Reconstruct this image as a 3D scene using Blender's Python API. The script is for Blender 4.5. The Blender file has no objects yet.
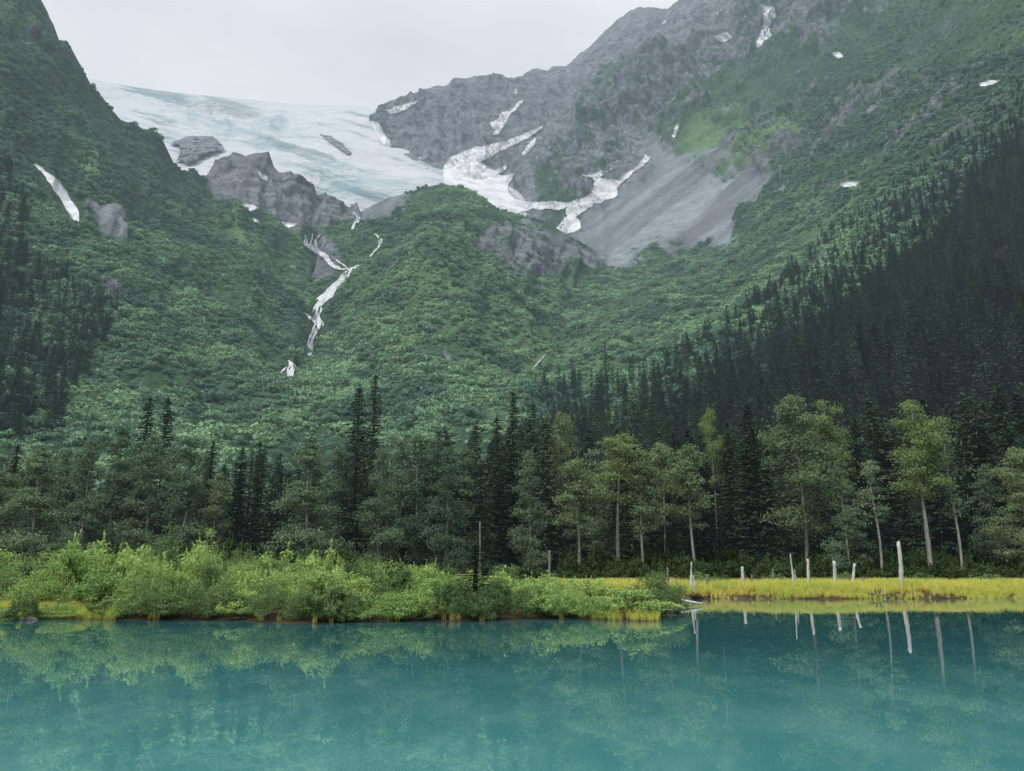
import bpy, math, random
import numpy as np
from mathutils import Vector, Matrix
from mathutils.bvhtree import BVHTree

R = math.radians
rnd = random.Random(11)
rng = np.random.default_rng(11)
C = bpy.context.scene.collection
scene = bpy.context.scene

# ---------------------------------------------------------------- camera model
W, H, F = 1024, 771, 788.0
PITCH = math.atan(184.5 / F)
EYE = 2.0
CP, SP = math.cos(PITCH), math.sin(PITCH)

def ray(px, py):
    x = (np.asarray(px, float) - W / 2) / F
    v = (H / 2 - np.asarray(py, float)) / F
    Y = CP - v * SP
    return x / Y, (SP + v * CP) / Y          # X and Z per metre of depth

def at(px, py, Y):
    a, b = ray(px, py)
    return np.stack([a * Y, np.broadcast_to(Y, np.shape(a)) * 1.0, EYE + b * Y], -1)

def height_at(py, Y, px=512):
    return float(EYE + ray(px, py)[1] * Y)

def x_at(px, Y):
    return float((px - W / 2) / F / CP * Y)    # close to the horizon

# ---------------------------------------------------------------- numpy noise
def _hash(ix, iy, iz, seed):
    n = (ix * 374761393 + iy * 668265263 + iz * 2147483647 + seed * 1274126177) & 0xFFFFFFFF
    n = ((n ^ (n >> 13)) * 1274126177) & 0xFFFFFFFF
    n = ((n ^ (n >> 16)) * 2246822519) & 0xFFFFFFFF
    return ((n ^ (n >> 15)) & 0xFFFFFF) / float(0xFFFFFF)

def vnoise(p, seed=0):
    p = np.asarray(p, float)
    i = np.floor(p).astype(np.int64)
    f = p - i
    f = f * f * f * (f * (f * 6 - 15) + 10)
    out = 0
    for dx in (0, 1):
        wx = f[..., 0] if dx else 1 - f[..., 0]
        for dy in (0, 1):
            wy = f[..., 1] if dy else 1 - f[..., 1]
            for dz in (0, 1):
                wz = f[..., 2] if dz else 1 - f[..., 2]
                out = out + wx * wy * wz * _hash(i[..., 0] + dx, i[..., 1] + dy, i[..., 2] + dz, seed)
    return out * 2 - 1

def fbm(p, octaves=5, lac=2.03, gain=0.5, seed=0, ridged=False):
    a, s, t = 1.0, 0.0, 0.0
    q = np.asarray(p, float)
    for k in range(octaves):
        n = vnoise(q, seed + k)
        if ridged:
            n = 1 - 2 * np.abs(n)
        s = s + a * n
        t += a
        a *= gain
        q = q * lac + 17.3
    return s / t

# ---------------------------------------------------------------- mesh helpers
def make_mesh(name, verts, faces, mat=None, attrs=None, smooth=False, tris=None):
    """faces: (M,4) int array; tris: optional (K,3) int array"""
    me = bpy.data.meshes.new(name)
    verts = np.ascontiguousarray(verts, np.float32)
    me.vertices.add(len(verts))
    me.vertices.foreach_set('co', verts.ravel())
    lv, ls = [], []
    n = 0
    if faces is not None and len(faces):
        faces = np.asarray(faces, np.int32)
        lv.append(faces.ravel()); ls.append(np.arange(len(faces), dtype=np.int32) * 4); n = faces.size
    if tris is not None and len(tris):
        tris = np.asarray(tris, np.int32)
        lv.append(tris.ravel()); ls.append(n + np.arange(len(tris), dtype=np.int32) * 3)
    lv = np.concatenate(lv); ls = np.concatenate(ls)
    me.loops.add(len(lv)); me.loops.foreach_set('vertex_index', lv)
    me.polygons.add(len(ls)); me.polygons.foreach_set('loop_start', ls)
    me.update(calc_edges=True)
    for k, a in (attrs or {}).items():
        at_ = me.attributes.new(k, 'FLOAT', 'POINT')
        at_.data.foreach_set('value', np.ascontiguousarray(a, np.float32))
    if mat is not None:
        me.materials.append(mat)
    if smooth:
        me.polygons.foreach_set('use_smooth', np.ones(len(ls), bool))
    return me

def obj(name, me, parent=None, loc=None):
    o = bpy.data.objects.new(name, me)
    C.objects.link(o)
    if parent is not None:
        o.parent = parent
    if loc is not None:
        o.location = loc
    return o

def tag(o, label=None, cat=None, group=None, kind=None):
    if label: o['label'] = label
    if cat: o['category'] = cat
    if group: o['group'] = group
    if kind: o['kind'] = kind
    return o

class Geo:
    """collects tubes and leaf quads into one mesh"""
    def __init__(self):
        self.v, self.f, self.n, self.a = [], [], 0, []
    def add(self, v, f, a=None):
        self.v.append(np.asarray(v, float)); self.f.append(np.asarray(f, int) + self.n); self.n += len(v)
        self.a.append(np.zeros(len(v)) if a is None else np.broadcast_to(a, (len(v),)))
    def tube(self, pts, rad, seg=6, cap=True):
        pts = np.asarray(pts, float); rad = np.asarray(rad, float)
        d = np.gradient(pts, axis=0)
        d /= np.linalg.norm(d, axis=1, keepdims=True) + 1e-9
        ref = np.where(np.abs(d[:, 2:3]) < 0.9, np.array([[0, 0, 1.0]]), np.array([[1.0, 0, 0]]))
        u = np.cross(d, ref); u /= np.linalg.norm(u, axis=1, keepdims=True) + 1e-9
        for i in range(1, len(u)):
            if (u[i] * u[i - 1]).sum() < 0: u[i] *= -1
        w = np.cross(d, u)
        th = np.arange(seg) * 2 * math.pi / seg
        ring = pts[:, None] + rad[:, None, None] * (np.cos(th)[None, :, None] * u[:, None] + np.sin(th)[None, :, None] * w[:, None])
        v = ring.reshape(-1, 3)
        i = np.arange(len(pts) - 1)[:, None] * seg; j = np.arange(seg)[None]
        f = np.stack([i + j, i + (j + 1) % seg, i + seg + (j + 1) % seg, i + seg + j], -1).reshape(-1, 4)
        if cap and seg == 6:
            b = (len(pts) - 1) * seg
            f = np.concatenate([f, [[b, b + 1, b + 2, b + 3], [b, b + 3, b + 4, b + 5], [3, 2, 1, 0], [5, 4, 3, 0]]])
        self.add(v, f)
    def leaves(self, c, d, nrm, ln, wd, a=None):
        """rhombic leaves: centre c, along d, normal nrm (all Nx3), length ln, width wd"""
        c = np.asarray(c, float)
        d = d / (np.linalg.norm(d, axis=1, keepdims=True) + 1e-9)
        s = np.cross(d, nrm); s /= np.linalg.norm(s, axis=1, keepdims=True) + 1e-9
        ln = np.broadcast_to(ln, (len(c),))[:, None]; wd = np.broadcast_to(wd, (len(c),))[:, None]
        v = np.stack([c - d * ln / 2, c + s * wd / 2 - d * ln * .05, c + d * ln / 2, c - s * wd / 2 - d * ln * .05], 1).reshape(-1, 3)
        f = np.arange(len(c) * 4).reshape(-1, 4)
        self.add(v, f, None if a is None else np.repeat(a, 4))
    def mesh(self, name, mat, smooth=False):
        return make_mesh(name, np.concatenate(self.v), np.concatenate(self.f), mat, {'tint': np.concatenate(self.a)}, smooth)

def rdir(n, up=0.0):
    v = rng.normal(size=(n, 3)); v[:, 2] += up
    return v / (np.linalg.norm(v, axis=1, keepdims=True) + 1e-9)

# ---------------------------------------------------------------- materials
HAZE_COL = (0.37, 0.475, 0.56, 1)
class NT:
    def __init__(self, name):
        self.m = bpy.data.materials.new(name); self.m.use_nodes = True
        self.t = self.m.node_tree; self.t.nodes.clear()
    def n(self, kind, **kw):
        nd = self.t.nodes.new(kind)
        for k, v in kw.items():
            if k.startswith('i_'):
                nd.inputs[k[2:].replace('_', ' ')].default_value = v
            elif k.startswith('x'):
                nd.inputs[int(k[1:])].default_value = v
            else:
                setattr(nd, k, v)
        return nd
    def l(self, a, b): self.t.links.new(a, b)
    def math(self, op, a, b=None, clamp=False):
        nd = self.n('ShaderNodeMath', operation=op, use_clamp=clamp)
        for k, v in enumerate((a, b)):
            if v is None: continue
            if isinstance(v, (int, float)): nd.inputs[k].default_value = v
            else: self.l(v, nd.inputs[k])
        return nd.outputs[0]
    def mix(self, fac, a, b, blend='MIX'):
        nd = self.n('ShaderNodeMix', data_type='RGBA', blend_type=blend)
        for sock, v in ((nd.inputs[0], fac), (nd.inputs[6], a), (nd.inputs[7], b)):
            if isinstance(v, (int, float)): sock.default_value = v
            elif isinstance(v, tuple): sock.default_value = v if len(v) == 4 else v + (1,)
            else: self.l(v, sock)
        return nd.outputs[2]
    def pos(self): return self.n('ShaderNodeNewGeometry').outputs['Position']
    def scaled(self, vec, s):
        nd = self.n('ShaderNodeVectorMath', operation='MULTIPLY'); self.l(vec, nd.inputs[0]); nd.inputs[1].default_value = s
        return nd.outputs[0]
    def noise(self, vec, scale, detail=4, rough=0.55, dist=0.0):
        nd = self.n('ShaderNodeTexNoise'); nd.inputs['Scale'].default_value = scale; nd.inputs['Detail'].default_value = detail
        nd.inputs['Roughness'].default_value = rough; nd.inputs['Distortion'].default_value = dist
        self.l(vec, nd.inputs['Vector']); return nd.outputs[0]
    def ramp(self, fac, lo, hi):
        nd = self.n('ShaderNodeMapRange'); nd.interpolation_type = 'SMOOTHSTEP'
        self.l(fac, nd.inputs[0]); nd.inputs[1].default_value = lo; nd.inputs[2].default_value = hi
        return nd.outputs[0]
    def attr(self, name): return self.n('ShaderNodeAttribute', attribute_name=name).outputs['Fac']
    def bump(self, h, strength, dist):
        nd = self.n('ShaderNodeBump'); nd.inputs['Strength'].default_value = strength; nd.inputs['Distance'].default_value = dist
        self.l(h, nd.inputs['Height']); return nd.outputs[0]
    def bsdf(self, col, rough=0.9, normal=None, spec=0.2):
        nd = self.n('ShaderNodeBsdfPrincipled'); nd.inputs['Roughness'].default_value = rough
        nd.inputs['Specular IOR Level'].default_value = spec
        if isinstance(col, tuple): nd.inputs['Base Color'].default_value = col if len(col) == 4 else col + (1,)
        else: self.l(col, nd.inputs['Base Color'])
        if normal is not None: self.l(normal, nd.inputs['Normal'])
        return nd.outputs[0]
    def leaf(self, col, trans=0.25):
        d = self.n('ShaderNodeBsdfDiffuse'); t = self.n('ShaderNodeBsdfTranslucent'); m = self.n('ShaderNodeMixShader')
        m.inputs[0].default_value = trans
        self.l(col, d.inputs[0]); self.l(col, t.inputs[0]); self.l(d.outputs[0], m.inputs[1]); self.l(t.outputs[0], m.inputs[2])
        return m.outputs[0]
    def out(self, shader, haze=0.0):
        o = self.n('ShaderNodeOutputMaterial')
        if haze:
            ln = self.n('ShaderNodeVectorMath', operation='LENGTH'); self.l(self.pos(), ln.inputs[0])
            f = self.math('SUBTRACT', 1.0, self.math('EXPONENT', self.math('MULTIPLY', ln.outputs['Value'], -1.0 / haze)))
            e = self.n('ShaderNodeEmission'); e.inputs[0].default_value = HAZE_COL  # painted haze: emission mixed over the surface with distance from the origin
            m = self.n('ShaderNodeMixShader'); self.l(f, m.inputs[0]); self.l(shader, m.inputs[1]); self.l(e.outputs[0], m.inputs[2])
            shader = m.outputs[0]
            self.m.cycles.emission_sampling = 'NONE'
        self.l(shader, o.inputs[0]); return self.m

HZ = 7200.0   # distance scale of the haze painted into the materials, in metres

def leaf_mat(name, c0, c1, haze=0.0, zone=0.0, zcol=None, trans=0.25, tint=0.35, flank=None):
    t = NT(name)
    inf = t.n('ShaderNodeObjectInfo')
    col = t.mix(inf.outputs['Random'], c0, c1)
    if zone:
        nz = t.noise(inf.outputs['Location'], zone, 3)
        col = t.mix(t.ramp(nz, 0.42, 0.62), col, zcol)
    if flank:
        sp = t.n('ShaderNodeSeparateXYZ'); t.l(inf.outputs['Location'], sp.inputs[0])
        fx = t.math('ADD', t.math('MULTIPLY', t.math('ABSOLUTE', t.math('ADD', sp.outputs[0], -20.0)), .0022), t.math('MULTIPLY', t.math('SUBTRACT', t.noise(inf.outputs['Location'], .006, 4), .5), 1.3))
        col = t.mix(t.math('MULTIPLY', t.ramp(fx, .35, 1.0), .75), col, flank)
    k = t.math('ADD', 1 - tint / 2, t.math('MULTIPLY', t.attr('tint'), tint))
    hs = t.n('ShaderNodeHueSaturation'); t.l(col, hs.inputs['Color']); t.l(k, hs.inputs['Value'])
    return t.out(t.leaf(hs.outputs[0], trans), haze)

def bark_mat(name, c0, c1, scale=6, haze=0.0):
    t = NT(name)
    tc = t.n('ShaderNodeTexCoord').outputs['Object']
    n1 = t.noise(t.scaled(tc, (3, 3, .5)), scale, 5, .65)
    col = t.mix(t.ramp(n1, .35, .7), c0, c1)
    return t.out(t.bsdf(col, .9, t.bump(n1, .6, .05)), haze)

M = {}
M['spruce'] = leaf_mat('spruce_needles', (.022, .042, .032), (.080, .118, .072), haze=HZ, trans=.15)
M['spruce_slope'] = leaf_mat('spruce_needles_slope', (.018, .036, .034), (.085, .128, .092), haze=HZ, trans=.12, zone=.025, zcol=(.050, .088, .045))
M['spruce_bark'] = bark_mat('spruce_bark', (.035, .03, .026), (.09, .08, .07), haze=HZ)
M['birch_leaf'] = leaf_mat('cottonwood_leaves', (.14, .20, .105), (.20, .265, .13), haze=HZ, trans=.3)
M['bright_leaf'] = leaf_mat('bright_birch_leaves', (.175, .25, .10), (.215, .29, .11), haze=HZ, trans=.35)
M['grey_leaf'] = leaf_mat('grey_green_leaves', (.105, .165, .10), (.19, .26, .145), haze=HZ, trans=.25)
M['birch_bark'] = bark_mat('pale_bark', (.16, .15, .13), (.42, .41, .38), 4)
M['willow_leaf'] = leaf_mat('willow_leaves', (.225, .35, .115), (.38, .50, .165), trans=.2, tint=.6)
M['willow_dark'] = leaf_mat('alder_leaves', (.085, .145, .065), (.19, .27, .105), trans=.18, tint=.6)
M['willow_stem'] = bark_mat('willow_stems', (.05, .04, .03), (.12, .10, .075), 8)
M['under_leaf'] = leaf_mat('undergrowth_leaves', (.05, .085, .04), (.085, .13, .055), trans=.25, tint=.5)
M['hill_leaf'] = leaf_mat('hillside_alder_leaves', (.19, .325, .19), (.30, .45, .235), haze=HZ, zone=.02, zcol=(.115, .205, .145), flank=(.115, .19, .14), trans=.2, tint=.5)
M['dead_wood'] = bark_mat('bleached_dead_wood', (.34, .33, .30), (.66, .64, .60), 5)
M['dead_grey'] = bark_mat('weathered_grey_wood', (.12, .115, .10), (.28, .265, .24), 5)
M['root_wood'] = bark_mat('wet_brown_root', (.02, .014, .010), (.09, .055, .035), 5)

def grass_mat():
    t = NT('sedge_blades')
    inf = t.n('ShaderNodeObjectInfo')
    h = t.attr('tint')
    top = t.mix(inf.outputs['Random'], (.62, .64, .13), (.40, .50, .12))
    top = t.mix(t.ramp(t.noise(inf.outputs['Location'], .22, 4), .40, .64), top, (.68, .61, .16))
    col = t.mix(t.ramp(h, .05, .42), (.40, .25, .10), top)
    return t.out(t.leaf(col, .3))
M['grass'] = grass_mat()

def terrain_mat():
    t = NT('mountain_slopes')
    p = t.pos()
    veg, scree, bright = t.attr('veg'), t.attr('scree'), t.attr('bright')
    streak, wood = t.attr('streak'), t.attr('wood')
    big = t.noise(p, .011, 6, .6)
    mid = t.noise(p, .045, 6, .65)
    fine = t.noise(p, .22, 5, .7)
    crack = t.noise(t.scaled(p, (1, 1, .28)), .07, 8, .72, 1.2)
    strata = t.noise(t.scaled(p, (.02, .02, .05)), 1.0, 7, .7, .6)
    rock = t.mix(t.ramp(strata, .34, .66), (.098, .106, .124), (.25, .264, .29))
    rock = t.mix(t.math('MULTIPLY', t.ramp(crack, .50, .66), .6), rock, (.29, .31, .33))
    rk = t.mix(t.math('MULTIPLY', t.ramp(crack, .48, .34), .75), rock, (.045, .047, .055))
    rk = t.mix(t.math('MULTIPLY', t.ramp(streak, .1, .6), .5), rk, (.06, .063, .072))
    scr = t.mix(t.ramp(mid, .3, .7), (.20, .232, .245), (.31, .348, .362))
    scr = t.mix(t.math('MULTIPLY', t.ramp(streak, -.2, .35), .9), scr, (.15, .157, .17))
    gro = t.mix(t.ramp(big, .38, .62), (.055, .115, .058), (.095, .175, .082))
    gro = t.mix(t.ramp(fine, .36, .64), gro, (.024, .055, .030))
    gro = t.mix(t.math('MULTIPLY', bright, .8), gro, (.15, .25, .105))
    gro = t.mix(t.math('MULTIPLY', t.ramp(streak, .0, .6), .45), gro, (.028, .055, .036))
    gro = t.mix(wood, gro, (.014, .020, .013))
    base = t.mix(scree, rk, scr)
    vm = t.math('ADD', veg, t.math('MULTIPLY', t.math('SUBTRACT', t.noise(t.scaled(p, (1, 1, .5)), .03, 9, .75, .6), .5), 2.6))
    vm = t.math('SUBTRACT', vm, t.math('MULTIPLY', t.math('SUBTRACT', streak, .1), .35))
    col = t.mix(t.ramp(vm, .34, .70), base, gro)
    hgt = t.math('ADD', t.math('MULTIPLY', crack, 1.1), t.math('ADD', t.math('MULTIPLY', mid, .5), t.math('MULTIPLY', fine, .35)))
    bmp = t.bump(hgt, .75, 10.0)
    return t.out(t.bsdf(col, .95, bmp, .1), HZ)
M['terrain'] = terrain_mat()

def glacier_mat():
    t = NT('glacier_ice')
    p = t.pos()
    a = t.noise(t.scaled(p, (.006, .0035, .016)), 1.0, 7, .68, .8)
    b = t.noise(t.scaled(p, (.03, .015, .08)), 1.0, 6, .7, .4)
    g = t.noise(p, .0022, 4, .6)
    ice = t.attr('ice')
    w = t.math('ADD', t.math('ADD', t.math('MULTIPLY', a, .75), t.math('MULTIPLY', b, .35)), t.math('MULTIPLY', ice, -.16))
    lines = t.attr('lines')
    w = t.math('ADD', w, t.math('MULTIPLY', lines, .22))
    col = t.mix(t.ramp(w, .22, .56), (.24, .345, .375), (.51, .53, .55))
    col = t.mix(t.math('MULTIPLY', t.ramp(t.math('ADD', t.math('MULTIPLY', lines, -1.0), t.math('MULTIPLY', t.attr('dirt'), .25)), .22, .52), .55), col, (.14, .19, .205))
    col = t.mix(t.math('MULTIPLY', t.ramp(t.math('ADD', b, t.math('MULTIPLY', t.attr('dirt'), .35)), .72, .86), .7), col, (.17, .185, .20))
    col = t.mix(t.math('MULTIPLY', t.ramp(g, .52, .7), .35), col, (.37, .435, .455))
    bmp = t.bump(t.math('ADD', a, t.math('ADD', t.math('MULTIPLY', b, .7), t.math('MULTIPLY', lines, .5))), .85, 16)
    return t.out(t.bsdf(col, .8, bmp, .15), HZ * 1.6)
M['glacier'] = glacier_mat()

def snow_mat():
    t = NT('old_snow')
    p = t.pos()
    n1 = t.noise(t.scaled(p, (1, 1, 1.6)), .03, 6, .65)
    col = t.mix(t.ramp(n1, .34, .6), (.40, .425, .44), (.63, .645, .655))
    col = t.mix(t.ramp(t.math('ADD', t.attr('edge'), t.math('MULTIPLY', t.math('SUBTRACT', t.noise(p, .12, 5, .7), .5), .9)), .72, .25), col, (.25, .27, .28))
    return t.out(t.bsdf(col, .8, t.bump(n1, .3, 4), .1), HZ * 1.6)
M['snow'] = snow_mat()

def fall_mat():
    t = NT('white_water')
    n1 = t.noise(t.scaled(t.pos(), (1, 1, .35)), .3, 5, .7)
    col = t.mix(t.ramp(n1, .35, .6), (.26, .29, .30), (.58, .595, .61))
    col = t.mix(t.ramp(t.math('ADD', t.attr('edge'), t.math('MULTIPLY', t.math('SUBTRACT', n1, .5), 1.6)), .5, .1), col, (.12, .17, .15))
    return t.out(t.bsdf(col, .5, None, .3), HZ * 1.6)
M['fall'] = fall_mat()

def land_mat():
    t = NT('shore_soil')
    p = t.pos()
    n1 = t.noise(p, .5, 6, .65)
    sep = t.n('ShaderNodeSeparateXYZ'); t.l(p, sep.inputs[0])
    moss = t.mix(n1, (.045, .05, .02), (.10, .10, .035))
    mud = t.mix(t.ramp(n1, .35, .65), (.022, .02, .013), (.085, .066, .036))
    col = t.mix(t.ramp(sep.outputs[2], .12, .45), mud, moss)
    col = t.mix(t.ramp(sep.outputs[1], 74, 92), col, (.016, .02, .011))
    return t.out(t.bsdf(col, .95, t.bump(n1, .5, .15), .1))
M['land'] = land_mat()

def water_mat():
    t = NT('glacial_lake_water')
    p = t.pos()
    pale_refl = t.noise(t.scaled(p, (1.0, .5, 1)), .8, 5, .55, 0)
    deep = t.noise(t.scaled(p, (1.0, .6, 1)), .06, 3, .5)
    sep = t.n('ShaderNodeSeparateXYZ'); t.l(p, sep.inputs[0])
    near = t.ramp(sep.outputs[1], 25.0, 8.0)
    col = t.mix(t.ramp(deep, .38, .62), (.018, .092, .104), (.028, .118, .122))
    col = t.mix(t.math('MULTIPLY', near, .6), col, (.066, .250, .242))
    col = t.mix(t.math('MULTIPLY', near, t.math('MULTIPLY', t.ramp(pale_refl, .36, .68), .38)), col, (.135, .320, .292))  # pale patches painted into the near water in place of bright reflections
    r1 = t.noise(t.scaled(p, (1.0, .35, 1)), 1.6, 4, .6)
    r2 = t.noise(t.scaled(p, (1.0, .6, 1)), .22, 3, .5)
    bmp = t.bump(t.math('ADD', t.math('MULTIPLY', r1, .22), r2), .010, .30)
    b = t.n('ShaderNodeBsdfPrincipled'); t.l(col, b.inputs['Base Color']); t.l(bmp, b.inputs['Normal'])
    b.inputs['Roughness'].default_value = .0; b.inputs['IOR'].default_value = 2.15
    return t.out(b.outputs[0])
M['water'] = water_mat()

# ---------------------------------------------------------------- terrain sheets
def pchip(vals, v):
    """vals (K,N): monotone cubic along K sampled at v in [0,K-1] -> (len(v),N)"""
    K = vals.shape[0]
    d = np.diff(vals, axis=0)
    m = np.zeros_like(vals)
    a, b = d[:-1], d[1:]
    with np.errstate(divide='ignore', invalid='ignore'):
        hm = np.where(a * b > 0, 2 * a * b / (a + b), 0)
    m[1:-1] = hm; m[0] = d[0]; m[-1] = d[-1]
    i = np.clip(np.floor(v).astype(int), 0, K - 2); t = (v - i)[:, None]
    p0, p1, m0, m1 = vals[i], vals[i + 1], m[i], m[i + 1]
    t2, t3 = t * t, t * t * t
    return (2 * t3 - 3 * t2 + 1) * p0 + (t3 - 2 * t2 + t) * m0 + (-2 * t3 + 3 * t2) * p1 + (t3 - t2) * m1

def smooth1(a, k):
    if k < 1: return a
    w = np.hanning(2 * k + 3)[1:-1]; w /= w.sum()
    return np.convolve(np.pad(a, k, mode='edge'), w, 'valid')

def poly_in(px, py, poly):
    poly = np.asarray(poly, float)
    x, y = np.asarray(px), np.asarray(py)
    ins = np.zeros(x.shape, bool)
    n = len(poly); j = n - 1
    for i in range(n):
        xi, yi = poly[i]; xj, yj = poly[j]
        c = ((yi > y) != (yj > y)) & (x < (xj - xi) * (y - yi) / (yj - yi + 1e-12) + xi)
        ins ^= c; j = i
    return ins

def soft_poly(px, py, poly, blur=10, seed=3):
    """coverage 0..1 of a polygon with a ragged edge"""
    out = 0
    ang = np.linspace(0, 2 * math.pi, 9)[:-1]
    jx = fbm(np.stack([px / 22, py / 22, px * 0], -1), 3, seed=seed) * blur
    jy = fbm(np.stack([px / 22, py / 22, px * 0 + 9], -1), 3, seed=seed) * blur
    for r in (0.35, 0.9):
        for a in ang:
            out = out + poly_in(px + jx + math.cos(a) * r * blur, py + jy + math.sin(a) * r * blur, poly)
    return out / 16.0

def build_sheet(lines, us, rows, sm, back=True):
    """lines: list of [(px,py,Y),...] bottom to ridge. returns px,py,P grids (rows, cols)"""
    PY, YY = [], []
    for k, ln in enumerate(lines):
        ln = np.asarray(sorted(ln), float)
        kk = 0 if k == len(lines) - 1 else sm
        PY.append(smooth1(np.interp(us, ln[:, 0], ln[:, 1]), kk)); YY.append(smooth1(np.interp(us, ln[:, 0], ln[:, 2]), sm))
    v = np.linspace(0, len(lines) - 1, rows)
    py = pchip(np.array(PY), v); Y = pchip(np.array(YY), v)
    px = np.broadcast_to(us, py.shape)
    return px, py, at(px, py, Y)

def grid_normals(P):
    du = np.gradient(P, axis=1); dv = np.gradient(P, axis=0)
    n = np.cross(du, dv)
    n /= np.linalg.norm(n, axis=-1, keepdims=True) + 1e-9
    flip = (n * (P - np.array([0, 0, EYE]))).sum(-1) > 0
    n[flip] *= -1
    return n

def finish_sheet(name, P, mat, attrs, back=((60, -20), (250, -160), (700, -700))):
    rows, cols = P.shape[:2]
    ridge = P[-1]
    extra = [ridge + np.array([0, dy, dz]) for dy, dz in back]
    Pf = np.concatenate([P] + [e[None] for e in extra], 0)
    at2 = {k: np.concatenate([a] + [a[-1:]] * len(extra), 0).ravel() for k, a in attrs.items()}
    r = Pf.shape[0]
    i = np.arange(r - 1)[:, None] * cols; j = np.arange(cols - 1)[None]
    f = np.stack([i + j, i + j + 1, i + cols + j + 1, i + cols + j], -1).reshape(-1, 4)
    V = Pf.reshape(-1, 3)
    o = obj(name, make_mesh(name, V, f, mat, at2, True))
    return o, BVHTree.FromPolygons(V.tolist(), f.tolist()), V, f

# ---- near slopes: left mountain, rock knoll and the green moraine hill
us = np.concatenate([np.linspace(-420, -45, 30)[:-1], np.linspace(-45, 650, 460)])
LA = [
 [(-420, 558, 185), (650, 558, 200)],
 [(-420, 440, 265), (0, 440, 300), (200, 440, 330), (400, 440, 360), (650, 440, 410)],
 [(-420, 340, 350), (0, 340, 410), (150, 340, 470), (250, 342, 560), (312, 345, 680), (350, 342, 600), (400, 338, 545), (460, 336, 540), (510, 338, 620), (555, 335, 730), (590, 325, 790), (650, 335, 800)],
 [(-420, 100, 520), (0, 190, 560), (100, 225, 600), (200, 265, 690), (265, 275, 770), (312, 278, 930), (345, 268, 900), (385, 255, 800), (440, 250, 750), (500, 262, 830), (560, 285, 930), (600, 295, 980), (650, 320, 1000)],
 [(-420, -260, 950), (-100, -150, 930), (0, -45, 900), (22, 0, 900), (34, 22, 900), (45, 42, 905), (60, 62, 910), (72, 70, 910), (85, 85, 915), (100, 98, 920), (110, 112, 925), (118, 122, 930),
  (135, 136, 940), (150, 146, 960), (170, 166, 980), (185, 176, 1000), (198, 181, 1010), (206, 176, 1080), (213, 168, 1100), (228, 159, 1120), (243, 156, 1120), (252, 160, 1120), (262, 170, 1120), (282, 176, 1120),
  (300, 185, 1130), (318, 196, 1150), (332, 201, 1160), (350, 213, 1170), (362, 213, 1170), (374, 205, 1150), (388, 198, 1140), (410, 193, 1130), (428, 188, 1120), (440, 184, 1110), (452, 186, 1110), (470, 191, 1100), (486, 202, 1100), (500, 211, 1110),
  (540, 221, 1120), (575, 240, 1130), (590, 250, 1120), (603, 262, 1100), (615, 285, 1080), (650, 335, 1000)],
]
px, py, P = build_sheet(LA, us, 400, 6)
nA = grid_normals(P)
rockA = np.maximum.reduce([
    .78 * soft_poly(px, py, [(195, 150), (245, 140), (300, 176), (350, 205), (372, 200), (432, 183), (410, 204), (385, 226), (355, 230), (335, 236), (300, 240), (255, 218), (222, 200), (195, 185)], 14),
    soft_poly(px, py, [(470, 232), (500, 214), (545, 222), (585, 240), (606, 262), (604, 292), (570, 292), (520, 285), (480, 268)], 24),
    soft_poly(px, py, [(82, 205), (110, 205), (128, 218), (122, 245), (100, 232), (82, 225)], 14),
    .42 * soft_poly(px, py, [(-60, -80), (20, -20), (40, 40), (70, 75), (40, 80), (10, 50), (-60, 40)], 14),
    .8 * soft_poly(px, py, [(80, 275), (105, 268), (125, 290), (112, 315), (92, 302)], 20),
    .8 * soft_poly(px, py, [(432, 338), (445, 345), (468, 372), (475, 388), (462, 386), (444, 362)], 6),
    .8 * soft_poly(px, py, [(296, 232), (330, 228), (345, 250), (335, 285), (318, 305), (306, 290), (312, 265)], 12)])
screeA = np.maximum.reduce([soft_poly(px, py, [(82, 205), (110, 205), (128, 218), (122, 245), (100, 232), (82, 225)], 14),
    .6 * soft_poly(px, py, [(370, 218), (365, 205), (410, 190), (400, 200), (385, 215)], 6), .5 * rockA * (px > 430)])
brightA = np.maximum.reduce([
    soft_poly(px, py, [(60, 150), (95, 165), (110, 190), (88, 190), (70, 175)], 10),
    soft_poly(px, py, [(205, 195), (250, 225), (300, 250), (305, 290), (270, 280), (225, 235)], 14),
    .8 * soft_poly(px, py, [(330, 305), (380, 270), (420, 262), (470, 300), (540, 340), (560, 365), (520, 380), (440, 330), (380, 310)], 18),
    .7 * soft_poly(px, py, [(70, 220), (110, 240), (120, 262), (85, 250)], 8)])
vegA = 1.15 - rockA * (1.12 + .2 * (py < 225)) + .35 * rockA * ((px > 440) & (py > 200))
gul = fbm(np.stack([px / 34, py / 150, P[..., 1] / 300], -1), 4, seed=21, ridged=True)
streakA = fbm(np.stack([(px + .45 * py) / 11, (py - .4 * px) / 70, px * 0], -1), 5, seed=23)
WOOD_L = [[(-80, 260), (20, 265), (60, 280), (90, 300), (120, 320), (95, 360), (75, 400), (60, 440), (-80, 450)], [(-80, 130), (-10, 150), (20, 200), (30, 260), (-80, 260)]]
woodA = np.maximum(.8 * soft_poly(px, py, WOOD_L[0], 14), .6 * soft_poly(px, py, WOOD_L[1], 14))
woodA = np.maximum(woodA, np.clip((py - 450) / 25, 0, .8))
dep = P[..., 1] / 800
amp = np.clip((560 - py) / 160, 0, 1)
disp = amp * dep * (17 * gul + 15 * fbm(P / 70, 4, seed=5) + 6 * streakA + rockA * 7 * fbm(P / 30, 5, seed=8, ridged=True) + 2.2 * fbm(P / 9, 3, seed=9) + 16 * np.clip((150 - py) / 100, 0, 1) * np.clip((130 - px) / 60, 0, 1) * fbm(P / 48, 5, seed=12, ridged=True))
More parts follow.
